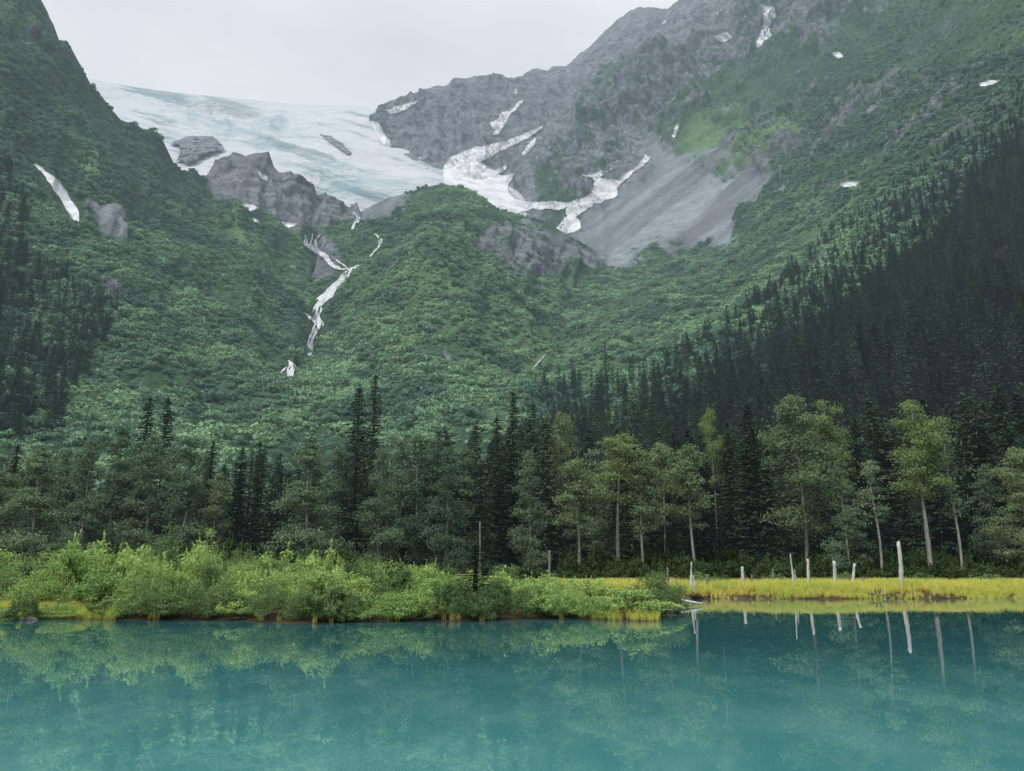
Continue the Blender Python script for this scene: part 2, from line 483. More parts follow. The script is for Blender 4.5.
disp = disp * np.where(px > 360, np.clip(np.arange(400)[::-1] / 60.0, .12, 1)[:, None], 1)
P2 = P + nA * disp[..., None] * np.array([1, 1, .6])
oA, bA, VA, FA = finish_sheet('mountain_left', P2, M['terrain'], {'veg': vegA, 'scree': screeA, 'bright': brightA, 'streak': streakA, 'wood': woodA})
tag(oA, 'steep green shrub-covered mountain slope and rounded moraine hill', None, None, 'structure')
attrA = dict(px=px, py=py, P=P2, veg=vegA, bright=brightA, streak=streakA)

# ---- right mountain with cliffs, scree fan and the dark back peak
us = np.concatenate([np.linspace(330, 1070, 480), np.linspace(1070, 1600, 40)[1:]])
LD = [
 [(330, 558, 285), (520, 558, 260), (640, 558, 205), (1600, 558, 175)],
 [(330, 440, 600), (480, 440, 460), (560, 440, 395), (640, 440, 335), (800, 440, 272), (1024, 440, 222), (1600, 440, 165)],
 [(330, 330, 1050), (480, 338, 860), (560, 338, 710), (600, 335, 640), (700, 328, 560), (800, 320, 470), (900, 305, 405), (1024, 290, 350), (1600, 250, 300)],
 [(330, 245, 1550), (480, 246, 1450), (560, 246, 1320), (600, 262, 1160), (625, 262, 1120), (650, 248, 1130), (700, 243, 1100), (740, 232, 1040), (775, 205, 960), (850, 185, 780), (900, 165, 690), (1024, 120, 560), (1600, -40, 470)],
 [(330, 205, 3000), (368, 180, 2800), (400, 150, 2000), (470, 156, 1950), (520, 190, 1750), (560, 192, 1650), (620, 165, 1500), (680, 150, 1400), (760, 160, 1230), (850, 130, 1000), (1024, 40, 720), (1600, -160, 600)],
 [(330, 150, 3700), (366, 140, 3500), (385, 124, 2350), (400, 118, 2250), (480, 104, 2250), (560, 108, 1950), (620, 80, 1850), (680, 62, 1750), (760, 50, 1600), (850, 30, 1350), (1024, -60, 950), (1600, -300, 760)],
 [(330, 160, 3800), (366, 128, 3600), (373, 115, 2600), (385, 108, 2400), (400, 101, 2400), (414, 98, 2400), (430, 91, 2450), (450, 84, 2480), (470, 79, 2500), (500, 77, 2500), (523, 77, 2500), (527, 72, 2500), (536, 71, 2500),
  (548, 71, 2480), (553, 67, 2480), (566, 67, 2470), (580, 53, 2450), (592, 46, 2450), (604, 34, 2450), (618, 20, 2430), (630, 12, 2420), (640, 9, 2400), (655, 9, 2380), (668, 11, 2350), (678, 4, 2300), (690, -4, 2250), (760, -50, 2050),
  (850, -110, 1750), (1024, -220, 1350), (1600, -520, 1050)],
]
px, py, P = build_sheet(LD, us, 440, 11)
nD = grid_normals(P)
scree_poly = [(600, 262), (588, 240), (592, 215), (625, 195), (640, 170), (655, 150), (690, 150), (712, 168), (742, 172), (768, 172), (772, 190), (742, 232), (700, 245), (655, 248), (628, 262)]
rock_back = [(290, 190), (320, 90), (440, 75), (540, 60), (600, 25), (640, -5), (700, -20), (735, -10), (725, 40), (690, 45), (655, 55), (600, 70), (580, 95), (560, 150), (535, 200), (560, 235), (590, 235), (610, 270), (560, 300), (290, 300)]
rock_face = [(560, 150), (590, 90), (640, 60), (690, 45), (735, 20), (860, -40), (930, -60), (880, 10), (800, 50), (760, 62), (720, 90), (690, 120), (660, 150), (625, 195), (590, 215), (540, 210)]
rock_streak = [(760, 175), (720, 165), (700, 120), (760, 100), (820, 95), (900, 70), (1000, 60), (1040, 90), (960, 140), (900, 165), (860, 190), (800, 185)]
scr = soft_poly(px, py, scree_poly, 24)
rb = soft_poly(px, py, rock_back, 18)
rf = soft_poly(px, py, rock_face, 26)
rs = soft_poly(px, py, rock_streak, 22)
vegD = 1.12 - np.maximum(1.3 * scr, 1.5 * rb) - .70 * rf - .50 * rs
vegD -= .25 * np.clip((90 - py) / 90, 0, 1) * (px > 690)
brightD = np.maximum.reduce([
    soft_poly(px, py, [(672, 140), (710, 125), (790, 122), (815, 140), (770, 168), (720, 168), (690, 160)], 12),
    .9 * soft_poly(px, py, [(770, 205), (800, 190), (850, 185), (890, 178), (900, 195), (860, 230), (800, 240)], 14),
    soft_poly(px, py, [(600, 350), (660, 300), (740, 240), (770, 215), (765, 240), (700, 300), (640, 345), (600, 380)], 12)])
skew = (90 * px + 124 * py) / 153
bl = np.clip((px - 540) / 110, 0, 1) ; bl = bl * bl * (3 - 2 * bl)
yy = (py - .5 * px) / 110
streakD = (1 - bl) * fbm(np.stack([px / 8.0, yy, px * 0], -1), 5, seed=33) + bl * fbm(np.stack([skew / 7.0, yy, px * 0 + 3], -1), 5, seed=33)
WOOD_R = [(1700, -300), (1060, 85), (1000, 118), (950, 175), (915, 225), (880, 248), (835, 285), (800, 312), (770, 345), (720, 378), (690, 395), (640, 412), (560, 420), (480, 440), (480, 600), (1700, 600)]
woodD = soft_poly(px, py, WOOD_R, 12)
gul = (1 - bl) * fbm(np.stack([px / 26, yy * .42, P[..., 1] / 500], -1), 5, seed=31, ridged=True) + bl * fbm(np.stack([skew / 24, yy * .42, P[..., 1] / 500], -1), 5, seed=32, ridged=True)
cliff = np.clip(np.maximum(rb * .42, np.maximum(rf, rs * .9)), 0, 1) * (1 - scr)
dep = P[..., 1] / 800
amp = np.clip((560 - py) / 160, 0, 1)
rgd = fbm(P * np.array([1, 1, .55]) / 75, 6, seed=35, ridged=True, gain=.58)
disp = amp * dep * ((14 - 11 * scr + 8 * rb + 9 * rf) * gul + 12 * fbm(P / 90, 4, seed=36) * (1 - .6 * scr) + 6 * streakD * (1 - scr) + cliff * (22 * rgd + 8 * fbm(P / 14, 4, seed=37, ridged=True)) + (1 - scr * .8) * 2.0 * fbm(P / 9, 3, seed=38))
ridge_fade = np.clip((np.arange(P.shape[0])[::-1] / 40.0), .25, 1)[:, None]
disp = disp * ridge_fade
P2 = P + nD * disp[..., None] * np.array([1, 1, .6])
oD, bD, VD, FD = finish_sheet('mountain_right', P2, M['terrain'], {'veg': vegD, 'scree': scr, 'bright': brightD, 'streak': streakD, 'wood': woodD})
tag(oD, 'rocky right-hand mountain with grey scree fan and green ledges', None, None, 'structure')
attrD = dict(px=px, py=py, P=P2, veg=vegD, bright=brightD, streak=streakD)

# ---- glacier
us = np.linspace(40, 560, 380)
LG = [
 [(40, 300, 1250), (200, 280, 1230), (350, 250, 1230), (450, 255, 1350), (560, 262, 1380)],
 [(40, 190, 1600), (140, 180, 1520), (240, 178, 1480), (350, 190, 1420), (420, 185, 1500), (480, 200, 1560), (530, 218, 1520), (560, 250, 1480)],
 [(40, 120, 2250), (140, 125, 2100), (240, 140, 1950), (340, 152, 1800), (390, 160, 1800), (440, 168, 1800), (490, 182, 1720), (525, 203, 1620), (560, 252, 1520)],
 [(40, 96, 3300), (84, 80, 3300), (92, 79, 3300), (105, 82, 3250), (140, 88, 3200), (170, 92, 3200), (200, 95, 3150), (240, 99, 3100), (290, 104, 3050), (340, 106, 3000), (366, 106, 2920), (374, 112, 2650), (378, 120, 2400), (382, 132, 2200), (392, 143, 2050), (410, 148, 1980), (440, 152, 1940), (470, 158, 1880), (500, 175, 1780), (530, 203, 1640), (560, 254, 1530)],
]
px, py, P = build_sheet(LG, us, 300, 5)
nG = grid_normals(P)
flow = py - .28 * (px - 90)      # lines that sink to the right with the ice
crev = fbm(np.stack([px / 42, flow / 7.5, px * 0], -1), 5, seed=51, ridged=True)
ser = fbm(np.stack([px / 13, py / 6, px * 0 + 4], -1), 4, seed=52, ridged=True)
ice = np.maximum.reduce([soft_poly(px, py, [(90, 84), (180, 92), (270, 112), (300, 135), (262, 150), (215, 140), (150, 110)], 14),
    soft_poly(px, py, [(280, 165), (330, 160), (400, 172), (420, 185), (385, 200), (350, 215), (320, 190)], 10)])
lines = fbm(np.stack([px / 75, flow / 5.0, px * 0 + 2], -1), 4, seed=55)
dirt = soft_poly(px, py, [(110, 85), (240, 98), (280, 120), (250, 122), (160, 100)], 8) + soft_poly(px, py, [(315, 135), (345, 140), (360, 155), (330, 150)], 6)
fade = np.clip((380 - px) / 60, .12, 1)
disp = (P[..., 1] / 1500) * (fade * (5 + 7 * ice) * crev + (2 + 8 * ice) * fade * ser * .7 + 7 * fbm(P / 160, 3, seed=53)) * np.clip(np.arange(300)[::-1] / 30., .15, 1)[:, None]
P2 = P + nG * disp[..., None] * np.array([.6, 1, .8])
oG, bG, VG, FG = finish_sheet('glacier', P2, M['glacier'], {'ice': ice, 'dirt': np.clip(dirt, 0, 1), 'lines': lines}, back=((300, 120), (900, 250)))
tag(oG, 'blue-white crevassed glacier pouring over the saddle between the mountains', 'glacier')

def project(Pw):
    X, Y, Z = Pw[:, 0], Pw[:, 1], Pw[:, 2] - EYE
    zc = Y * CP + Z * SP; yc = -Y * SP + Z * CP
    return W / 2 + F * X / zc, H / 2 - F * yc / zc, zc

SURF = [bA, bD, bG]
ORG = Vector((0, 0, EYE))
def first_hit(x, y, surfs=SURF):
    a, b = ray(x, y)
    d = Vector((float(a), 1.0, float(b))).normalized()
    best = None
    for k, s in enumerate(surfs):
        h = s.ray_cast(ORG, d)
        if h[0] is not None and (best is None or h[3] < best[3]):
            best = (h[0], h[1], k, h[3])
    return best, d

def drape(name, poly, mat, res=1.0, lift=0.0012, edge=1.6, surfs=SURF, holes=(), seed=1, relief=0):
    """a sheet that lies on the terrain inside a ragged polygon"""
    p = np.asarray(poly, float)
    xs = np.arange(p[:, 0].min() - 3, p[:, 0].max() + 3 + res, res); ys = np.arange(p[:, 1].min() - 3, p[:, 1].max() + 3 + res, res)
    X, Y = np.meshgrid(xs, ys)
    q = np.stack([X / 6, Y / 6, X * 0 + seed], -1)
    Xj = X + edge * fbm(q, 3, seed=71); Yj = Y + edge * fbm(q + 50, 3, seed=72)
    ins = poly_in(Xj, Yj, p)
    for hpoly in holes:
        ins &= ~poly_in(Xj, Yj, hpoly)
    cell = ins[:-1, :-1] & ins[1:, :-1] & ins[:-1, 1:] & ins[1:, 1:]
    use = np.zeros_like(ins)
    for a in (slice(None, -1), slice(1, None)):
        for b in (slice(None, -1), slice(1, None)):
            use[a, b] |= cell
    idx = -np.ones(ins.shape, int); V = []; D = []
    for i, j in zip(*np.nonzero(use)):
        h, d = first_hit(X[i, j], Y[i, j], surfs)
        if h is None: continue
        idx[i, j] = len(V); V.append(h[0]); D.append(h[3])
    f = []; D = np.array(D)
    for i, j in zip(*np.nonzero(cell)):
        q4 = [idx[i, j], idx[i, j + 1], idx[i + 1, j + 1], idx[i + 1, j]]
        if min(q4) < 0: continue
        dd = D[q4]
        if dd.max() - dd.min() > dd.mean() * .05: continue
        f.append(q4)
    if not f: return None
    V = np.array([tuple(v) for v in V])
    dirs = V - np.array(tuple(ORG)); dist = np.linalg.norm(dirs, axis=1, keepdims=True)
    up = np.array([[0, 0, 1.0]])
    V = V - dirs * lift + up * dist * lift * .5
    if relief:
        qx, qy, _ = project(V)
        inn = np.clip(soft_poly(qx, qy, poly, 4) * 1.6 - .5, 0, 1)
        V = V - dirs / dist * (inn * relief * (.7 + .9 * fbm(V / 26, 5, seed=88, ridged=True)))[:, None] + up * (inn * relief * .3)[:, None]
    used = np.unique(np.array(f)); remap = -np.ones(len(V), int); remap[used] = np.arange(len(used))
    n_ = len(used)
    at3 = {'veg': np.full(n_, -1.2), 'scree': np.zeros(n_), 'bright': np.zeros(n_), 'streak': np.zeros(n_), 'wood': np.zeros(n_)} if relief else None
    if not relief:
        qx, qy, _ = project(V[used])
        at3 = {'edge': soft_poly(qx, qy, poly, 3.2)}
    me = make_mesh(name, V[used], remap[np.array(f)], mat, at3, True)
    return obj(name, me)

def Z2(*pts): return [(312 + x / 2.56, 60 + y / 2.56) for x, y in pts]
def Z1(*pts): return [(x / 2.56, y / 2.56) for x, y in pts]
def Z3(*pts): return [(624 + x / 2.56, y / 2.56) for x, y in pts]
SNOW = [
 ('large branching snowfield running from the glacier foot to the scree fan', Z2((335, 270), (350, 252), (375, 240), (420, 222), (500, 205), (560, 182), (597, 162), (588, 180), (540, 207), (480, 238), (430, 262), (470, 282), (500, 262), (498, 280), (475, 296), (522, 288), (508, 312), (500, 330), (520, 352), (560, 362), (605, 362), (650, 365), (700, 350), (722, 325), (715, 303), (680, 298), (735, 285), (800, 266), (760, 288), (740, 305), (790, 298), (830, 270), (855, 238), (862, 246), (875, 245), (845, 272), (800, 312), (782, 330), (782, 352), (720, 372), (680, 402), (692, 432), (655, 450), (620, 432), (652, 400), (648, 385), (560, 384), (530, 396), (480, 384), (430, 372), (380, 330), (335, 320)), []),
 ('stepped snow strip in the gully left of the pointed dark peak', Z2((450, 162), (478, 150), (485, 135), (505, 130), (540, 98), (546, 105), (510, 140), (498, 160), (478, 192), (452, 196), (468, 180))),
 ('thin forked snow streak just below the dark peak gully', Z2((535, 240), (555, 215), (576, 194), (574, 215), (560, 235), (542, 248))),
 ('tiny snow spot high in the notch of the dark ridge', Z2((517, 75), (527, 73), (526, 92), (518, 88))),
 ('narrow snow ledge along the left shoulder of the dark ridge', Z2((185, 130), (200, 122), (240, 112), (276, 98), (268, 110), (238, 130), (200, 140))),
 ('small ragged snow patches on the left foot of the dark ridge', Z2((150, 160), (158, 150), (170, 185), (192, 200), (190, 222), (176, 215), (162, 185))),
 ('little snow streak at the top edge of the scree fan', Z2((920, 196), (930, 166), (942, 164), (939, 185), (926, 201))),
 ('long zigzag snow gully near the top of the right mountain', Z3((350, 14), (384, 18), (392, 40), (376, 60), (372, 78), (381, 92), (360, 108), (345, 126), (334, 120), (348, 85), (356, 55))),
 ('flat snow pocket left of the long zigzag snow gully', Z3((228, 92), (265, 82), (280, 100), (258, 110), (238, 109))),
 ('smallest snow speck above the flat snow pocket', Z3((230, 35), (238, 30), (243, 42), (234, 45))),
 ('snow cornice on the skyline beside the pale notch', Z3((92, 60), (114, 42), (108, 60), (96, 66))),
 ('oval snow spot on the green ledges right of the zigzag gully', Z3((530, 138), (548, 134), (565, 146), (548, 153))),
 ('flat snow remnant above the bright green terrace on the right', Z3((552, 472), (575, 466), (604, 466), (590, 480), (565, 484))),
 ('pale snow scrap high on the far right slope', Z3((905, 214), (935, 204), (968, 207), (940, 220), (915, 224))),
 ('long tapering snow tongue lying in a gully of the left mountain', Z1((82, 417), (98, 424), (128, 445), (152, 462), (170, 490), (190, 520), (202, 540), (203, 570), (184, 566), (166, 532), (146, 500), (116, 455))),
 ('small square snow patch on the grey rock knoll', Z1((655, 438), (686, 448), (686, 468), (668, 462))),
 ('upper thin snow sliver below the rock knoll', Z1((618, 522), (645, 522), (664, 532), (640, 542))),
 ('lower thin snow sliver left of the waterfall top', Z1((705, 568), (740, 570), (768, 576), (740, 584))),
 ('tiny snow crumb below the upper sliver', Z1((646, 560), (660, 562), (664, 572), (650, 572))),
]
island = Z2((540, 345), (560, 330), (610, 312), (680, 305), (722, 312), (715, 335), (690, 350), (640, 360), (600, 358), (560, 362), (535, 356))
for k, s in enumerate(SNOW):
    # the big snowfield lies only on the back slope and the ice
    o = drape('snow_patch' if k else 'snowfield', s[1], M['snow'], .5 if k else .7, holes=[island] if k == 0 else (), edge=1.2 if k else 2.0, seed=k, surfs=[bA, bD, bG] if k else [bD, bG])
    if o: tag(o, s[0], 'snow', 'snow patches on the mountains')

# rock outcrops standing out of the glacier
for poly, lab, rel in ((Z1((430, 372), (455, 362), (490, 352), (520, 354), (545, 350), (560, 366), (577, 390), (545, 398), (520, 402), (505, 415), (480, 426), (450, 416), (462, 396), (455, 380)), 'dark rock outcrop poking through the lower left edge of the glacier', 26),
                       (Z1((815, 342), (850, 350), (880, 372), (905, 396), (885, 398), (850, 372)), 'narrow dark rock rib in the middle of the glacier', 10)):
    o = drape('rock_outcrop', poly, M['terrain'], .7, edge=1.5, surfs=[bG], seed=40 + rel, relief=rel)
    if o: tag(o, lab, 'rock outcrop')

# ---------------------------------------------------------------- waterfall
def ribbon(strands, name, label, lift=.0022):
    V, Fq, E = [], [], []
    n = 0
    fine = [np.asarray(p_, float) * np.array([1, 1, .5]) for p_ in strands]
    for pts in strands:
        pts = np.asarray(pts, float)
        m = max(1, int(round(pts[:, 2].max() / 1.35)))
        for q in range(m):
            o_ = (q + .5) / m - .5
            fr = (0, 1) if q % 2 == 0 or m < 3 else (rnd.uniform(0, .3), rnd.uniform(.6, 1))
            i0, i1 = fr[0] * (len(pts) - 1), fr[1] * (len(pts) - 1)
            ii = np.linspace(i0, i1, 14); sub = np.stack([np.interp(ii, np.arange(len(pts)), pts[:, c]) for c in range(3)], -1)
            wob = fbm(np.stack([ii * .9, ii * 0 + q * 7.7, ii * 0], -1), 2, seed=95)
            sub[:, 0] += sub[:, 2] * (o_ + .35 * wob) * .95; sub[:, 2] = np.minimum(sub[:, 2], 2.1) * np.sin(np.linspace(.25, 2.9, 14)) ** .5
            fine.append(sub)
    for pts in fine:
        pts = np.asarray(pts, float)
        seg = np.concatenate([[0], np.cumsum(np.hypot(*np.diff(pts[:, :2], axis=0).T))])
        s = np.arange(0, seg[-1], .8)
        if len(s) < 3: continue
        x = np.interp(s, seg, pts[:, 0]); y = np.interp(s, seg, pts[:, 1]); w = np.interp(s, seg, pts[:, 2])
        z0 = rnd.random() * 50
        x = x + 1.0 * fbm(np.stack([s / 5, s * 0 + z0, s * 0], -1), 3, seed=91)
        w = w * (0.85 + .9 * fbm(np.stack([s / 3.5, s * 0 + z0, s * 0 + 7], -1), 3, seed=92))
        tx, ty = np.gradient(x), np.gradient(y); ln = np.hypot(tx, ty) + 1e-6
        nx, ny = ty / ln, -tx / ln
        prev = None
        for k in range(len(s)):
            if w[k] < .22: prev = None; continue
            row = []
            for e in (-.5, -.2, .2, .5):
                h, d = first_hit(x[k] + nx[k] * w[k] * e, y[k] + ny[k] * w[k] * e, [bA])
                if h is None: row = None; break
                p = h[0] - d * (h[3] * lift * (1 if abs(e) < .3 else .6)); row.append(n); n += 1
                V.append((p.x, p.y, p.z + h[3] * .001)); E.append(1.0 if abs(e) < .3 else 0.0)
            if row is None: prev = None; continue
            if prev:
                for c in range(3): Fq.append([prev[c], prev[c + 1], row[c + 1], row[c]])
            prev = row
    return tag(obj(name, make_mesh(name, np.array(V), np.array(Fq), M['fall'], {'edge': np.array(E)}, True)), label, 'waterfall')

def S(scale, ox, oy, w, *pts): return [(ox + x / scale, oy + y / scale, w[min(k, len(w) - 1)]) for k, (x, y) in enumerate(pts)]
ribbon([
 S(2.56, 0, 0, [3.5, 3, 2.5, 1.5], (905, 545), (918, 560), (910, 575), (900, 590)),
 S(2.56, 0, 0, [2.5, 4, 5, 5], (780, 602), (786, 628), (800, 640), (830, 658), (850, 680), (872, 692), (896, 688)),
 S(2.56, 0, 0, [1.2, 2, 2.5], (822, 600), (806, 620), (812, 640), (840, 660)),
 S(2.56, 0, 0, [1, 1.5, 2], (800, 600), (796, 625), (820, 650)),
 S(2.56, 0, 0, [1.5, 2.5, 2.5, 1.2], (960, 600), (976, 615), (972, 632), (955, 648), (946, 660)),
 S(2.56, 0, 0, [2.5, 4, 6, 7, 7], (918, 680), (895, 695), (870, 722), (845, 745), (815, 770)),
 S(2.56, 0, 0, [1, 1.8], (850, 660), (880, 680), (900, 700), (880, 720))],
 'waterfall', 'upper braided waterfall streaming around a green knoll below the glacier')
ribbon([
 S(2.571, 0, 150, [5, 6, 8, 7, 8, 8, 6, 3], (885, 335), (865, 355), (845, 378), (818, 398), (812, 425), (822, 452), (800, 490), (795, 532)),
 S(2.571, 0, 150, [1, 2.2, 3], (782, 420), (800, 436), (818, 450)),
],
 'waterfall', 'main white waterfall chute tumbling down the valley between the green slopes')
ribbon([
 S(2.571, 0, 150, [2, 5, 8, 6], (742, 543), (752, 556), (748, 572), (752, 590)),
 S(2.571, 0, 150, [1.5, 2, 1.5], (735, 560), (725, 572), (718, 582)),
 S(2.571, 0, 150, [1, 2], (684, 574), (688, 584))],
 'waterfall', 'lowest splash of white water among shrubs at the foot of the waterfall')
ribbon([S(1, 0, 0, [1.2, 1.5, 1], (546, 355), (536, 366), (528, 374))],
 'waterfall', 'faint thread of a stream in the gully right of the green hill')

# ---------------------------------------------------------------- near ground and lake
def shore(x):
    """y of the water's edge"""
    x = np.asarray(x, float)
    left = 33.2 + .9 * np.sin(x * .33 + 1) + .5 * np.sin(x * .9) + .012 * (x + 10) ** 2 * (x < -10) * .3
    right = 58.5 + .6 * np.sin(x * .21) + .35 * np.sin(x * .7 + 2)
    t = np.clip((x - 5.6) / 3.2, 0, 1); t = t * t * (3 - 2 * t)
    return left * (1 - t) + right * t

def land_h(x, y):
    s = y - shore(x)
    h = np.where(s < 0, np.maximum(s * .22, -2.5), .40 * (1 - np.exp(-np.maximum(s, 0) * .5)))
    h = h + (.07 * fbm(np.stack([x / 2.2, y / 2.2, x * 0], -1), 4, seed=61)) * np.clip(1 + s * .5, 0, 1)
    return h + np.clip((y - 78) / 100, 0, 1) ** 2 * 6

gx = np.concatenate([np.linspace(-900, -75, 20)[:-1], np.arange(-75, 95, .5), np.linspace(95, 900, 20)])
gy = np.concatenate([np.linspace(8, 28, 8)[:-1], np.arange(28, 84, .5), np.linspace(84, 300, 60)])
GX, GY = np.meshgrid(gx, gy)
GZ = land_h(GX, GY)
V = np.stack([GX, GY, GZ], -1).reshape(-1, 3)
i = np.arange(len(gy) - 1)[:, None] * len(gx); j = np.arange(len(gx) - 1)[None]
f = np.stack([i + j, i + j + 1, i + len(gx) + j + 1, i + len(gx) + j], -1).reshape(-1, 4)
tag(obj('shore', make_mesh('shore', V, f, M['land'], None, True)), kind='structure')
def land_z(x, y): return float(land_h(np.array(float(x)), np.array(float(y))))

def big_sheet(name, x0, x1, y0, y1, z, mat, n=40):
    xs, ys = np.linspace(x0, x1, n), np.linspace(y0, y1, n)
    X, Y = np.meshgrid(xs, ys)
    V = np.stack([X, Y, X * 0 + z], -1).reshape(-1, 3)
    i = np.arange(n - 1)[:, None] * n; j = np.arange(n - 1)[None]
    f = np.stack([i + j, i + j + 1, i + n + j + 1, i + n + j], -1).reshape(-1, 4)
    return tag(obj(name, make_mesh(name, V, f, mat, None, True)), kind='structure')
big_sheet('ground', -9000, 9000, -3000, 9000, -6.0, M['land'])
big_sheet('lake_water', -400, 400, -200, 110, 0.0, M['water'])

# ---------------------------------------------------------------- trees and shrubs: prototypes
def spruce_geo(h, r, whorl=.42, twig=.36, crown0=.06, dens=1.0, lean=0.0, ragged=.3):
    g, tr = Geo(), Geo()
    zt = np.linspace(0, h, 9)
    bend = lean * np.sin(zt / h * 2)
    tr.tube(np.stack([bend, bend * .4, zt], -1), .014 * h * (1 - zt / h) ** .8 + .02, 6)
    z = h * crown0
    cc, dd, nn, ll, ww, aa = [], [], [], [], [], []
    while z < h * .995:
        t = z / h
        Lmax = r * (1 - t) ** .66 * (1 if t > .18 else .72 + .28 * t / .18) + .10
        nb = max(4, int(round((6.4 + 2.2 * (1 - t)) * dens)))
        off = rnd.random() * 7
        for b in range(nb):
            if rnd.random() < ragged * .35: continue
            a = off + b * 2 * math.pi / nb + rnd.uniform(-.35, .35)
            L = Lmax * rnd.uniform(1 - ragged * 1.3, 1.12)
            up0 = .30 * t * 1.6 - .22 + rnd.uniform(-.1, .1)
            u = np.array([math.cos(a), math.sin(a), 0]); side = np.array([-u[1], u[0], 0])
            k = max(2, int(L / twig * 2.3))
            s = (np.arange(k) + rng.random(k)) / k
            s = .12 + .88 * s
            zz = z + L * (up0 * s - .22 * s * s + (.16 * s ** 3))
            base = u[None] * (L * s)[:, None] + np.array([0, 0, 1])[None] * zz[:, None]
            base[:, 0] += lean * math.sin(t * 2); base[:, 1] += .4 * lean * math.sin(t * 2)
            sg = rng.choice([-1, 1], k)
            spread = (.32 * L * (1 - s) + .12) * sg * rng.random(k)
            c = base + side[None] * spread[:, None]
            d = u[None] * .8 + side[None] * (sg * rng.uniform(.3, 1.0, k))[:, None] + np.array([0, 0, 1])[None] * rng.uniform(-.75, .0, k)[:, None]
            cc.append(c); dd.append(d); nn.append(rdir(k, 2.2)); ll.append(twig * rng.uniform(.9, 1.9, k)); ww.append(twig * rng.uniform(.32, .62, k)); aa.append(rng.random(k))
        z += whorl * rnd.uniform(.75, 1.25) * (1 - .35 * t)
    # leader
    k = 8
    cc.append(np.stack([np.zeros(k) + lean * .9, np.zeros(k) + lean * .36, np.linspace(h * .95, h * 1.01, k)], -1)); dd.append(rdir(k, 2.5)); nn.append(rdir(k)); ll.append(np.full(k, twig * 1.1)); ww.append(np.full(k, twig * .35)); aa.append(rng.random(k))
    g.leaves(np.concatenate(cc), np.concatenate(dd), np.concatenate(nn), np.concatenate(ll), np.concatenate(ww), np.concatenate(aa))
    return g, tr

def broad_geo(h, wid, crown0=.3, limbs=30, leaf=.26, per=58, dens=1.0, layered=.5, top_heavy=0.0, stems=1, conic=False):
    """open crown: tapered trunk, rising limbs, leaf sprays at the twig ends"""
    g, tr = Geo(), Geo()
    for st in range(stems):
        ph = rnd.random() * 6.28
        sx, sy = (0, 0) if stems == 1 else (.5 * math.cos(st * 2.4), .5 * math.sin(st * 2.4))
        lx, ly = rnd.uniform(-.2, .2) * (1 if stems == 1 else 4), rnd.uniform(-.3, .3)
        zt = np.linspace(0, h * .88, 12)
        tx = sx + lx * (zt / h) ** 1.4 + .14 * np.sin(zt / h * 7 + ph); ty = sy + ly * (zt / h) ** 1.4 + .14 * np.cos(zt / h * 6 + ph)
        tr.tube(np.stack([tx, ty, zt], -1), .0095 * h * (1 - zt / h) ** .9 + .012, 6)
        for b in range(limbs):
            t = crown0 + (1 - crown0) * (b + rnd.random()) / limbs * .985
            if rnd.random() < .12: continue
            q = (t - crown0) / (1 - crown0)
            prof = (math.sin(math.pi * min(1, q * .86 + .17)) ** .7) if top_heavy == 0 else (.35 + .65 * math.sin(math.pi * min(1, q * .80 + .16)) * (1 if q < .7 else rnd.uniform(.55, 1)))
            if conic: prof = (1 - q) ** .72 * (.75 + .25 * min(1, q / .15)) + .10
            L = wid / 2 * prof * rnd.uniform(.5, 1.18)
            a = rnd.random() * 6.28
            z0 = t * h * .90
            x0, y0 = np.interp(z0, zt, tx), np.interp(z0, zt, ty)
            el = rnd.uniform(.15, .75) + .35 * q
            u = np.array([math.cos(a) * math.cos(el), math.sin(a) * math.cos(el), math.sin(el)])
            s = np.linspace(0, 1, 5)[:, None]
            pts = np.array([[x0, y0, z0]]) + u * L * s + np.array([[0, 0, -.28 * L]]) * s ** 2
            tr.tube(pts, np.linspace(.0028 * h * (1 - t) + .022, .01, 5), 4, cap=False)
            ncl = max(2, int(3.2 * dens * (L / 1.2)))
            for c in range(ncl):
                sc = rnd.uniform(.35, 1.05)
                p = np.array([x0, y0, z0]) + u * L * sc + np.array([0, 0, -.28 * L * sc * sc]) + rng.normal(size=3) * np.array([.4, .4, .22]) * (.4 + .2 * L)
                n = int(per * rnd.uniform(.5, 1.3))
                R0 = rnd.uniform(.45, .85) * (.75 + .1 * L)
                off = rng.normal(size=(n, 3)) * np.array([R0 * .62, R0 * .62, R0 * (.44 - .2 * layered)])
                g.leaves(p + off, rdir(n, -.3), rdir(n, .6) * .7 + off / (np.linalg.norm(off, axis=1, keepdims=True) + 1e-6), leaf * rng.uniform(.65, 1.3, n), leaf * rng.uniform(.45, .8, n), rng.random(n) * .6 + rnd.random() * .4)
    return g, tr

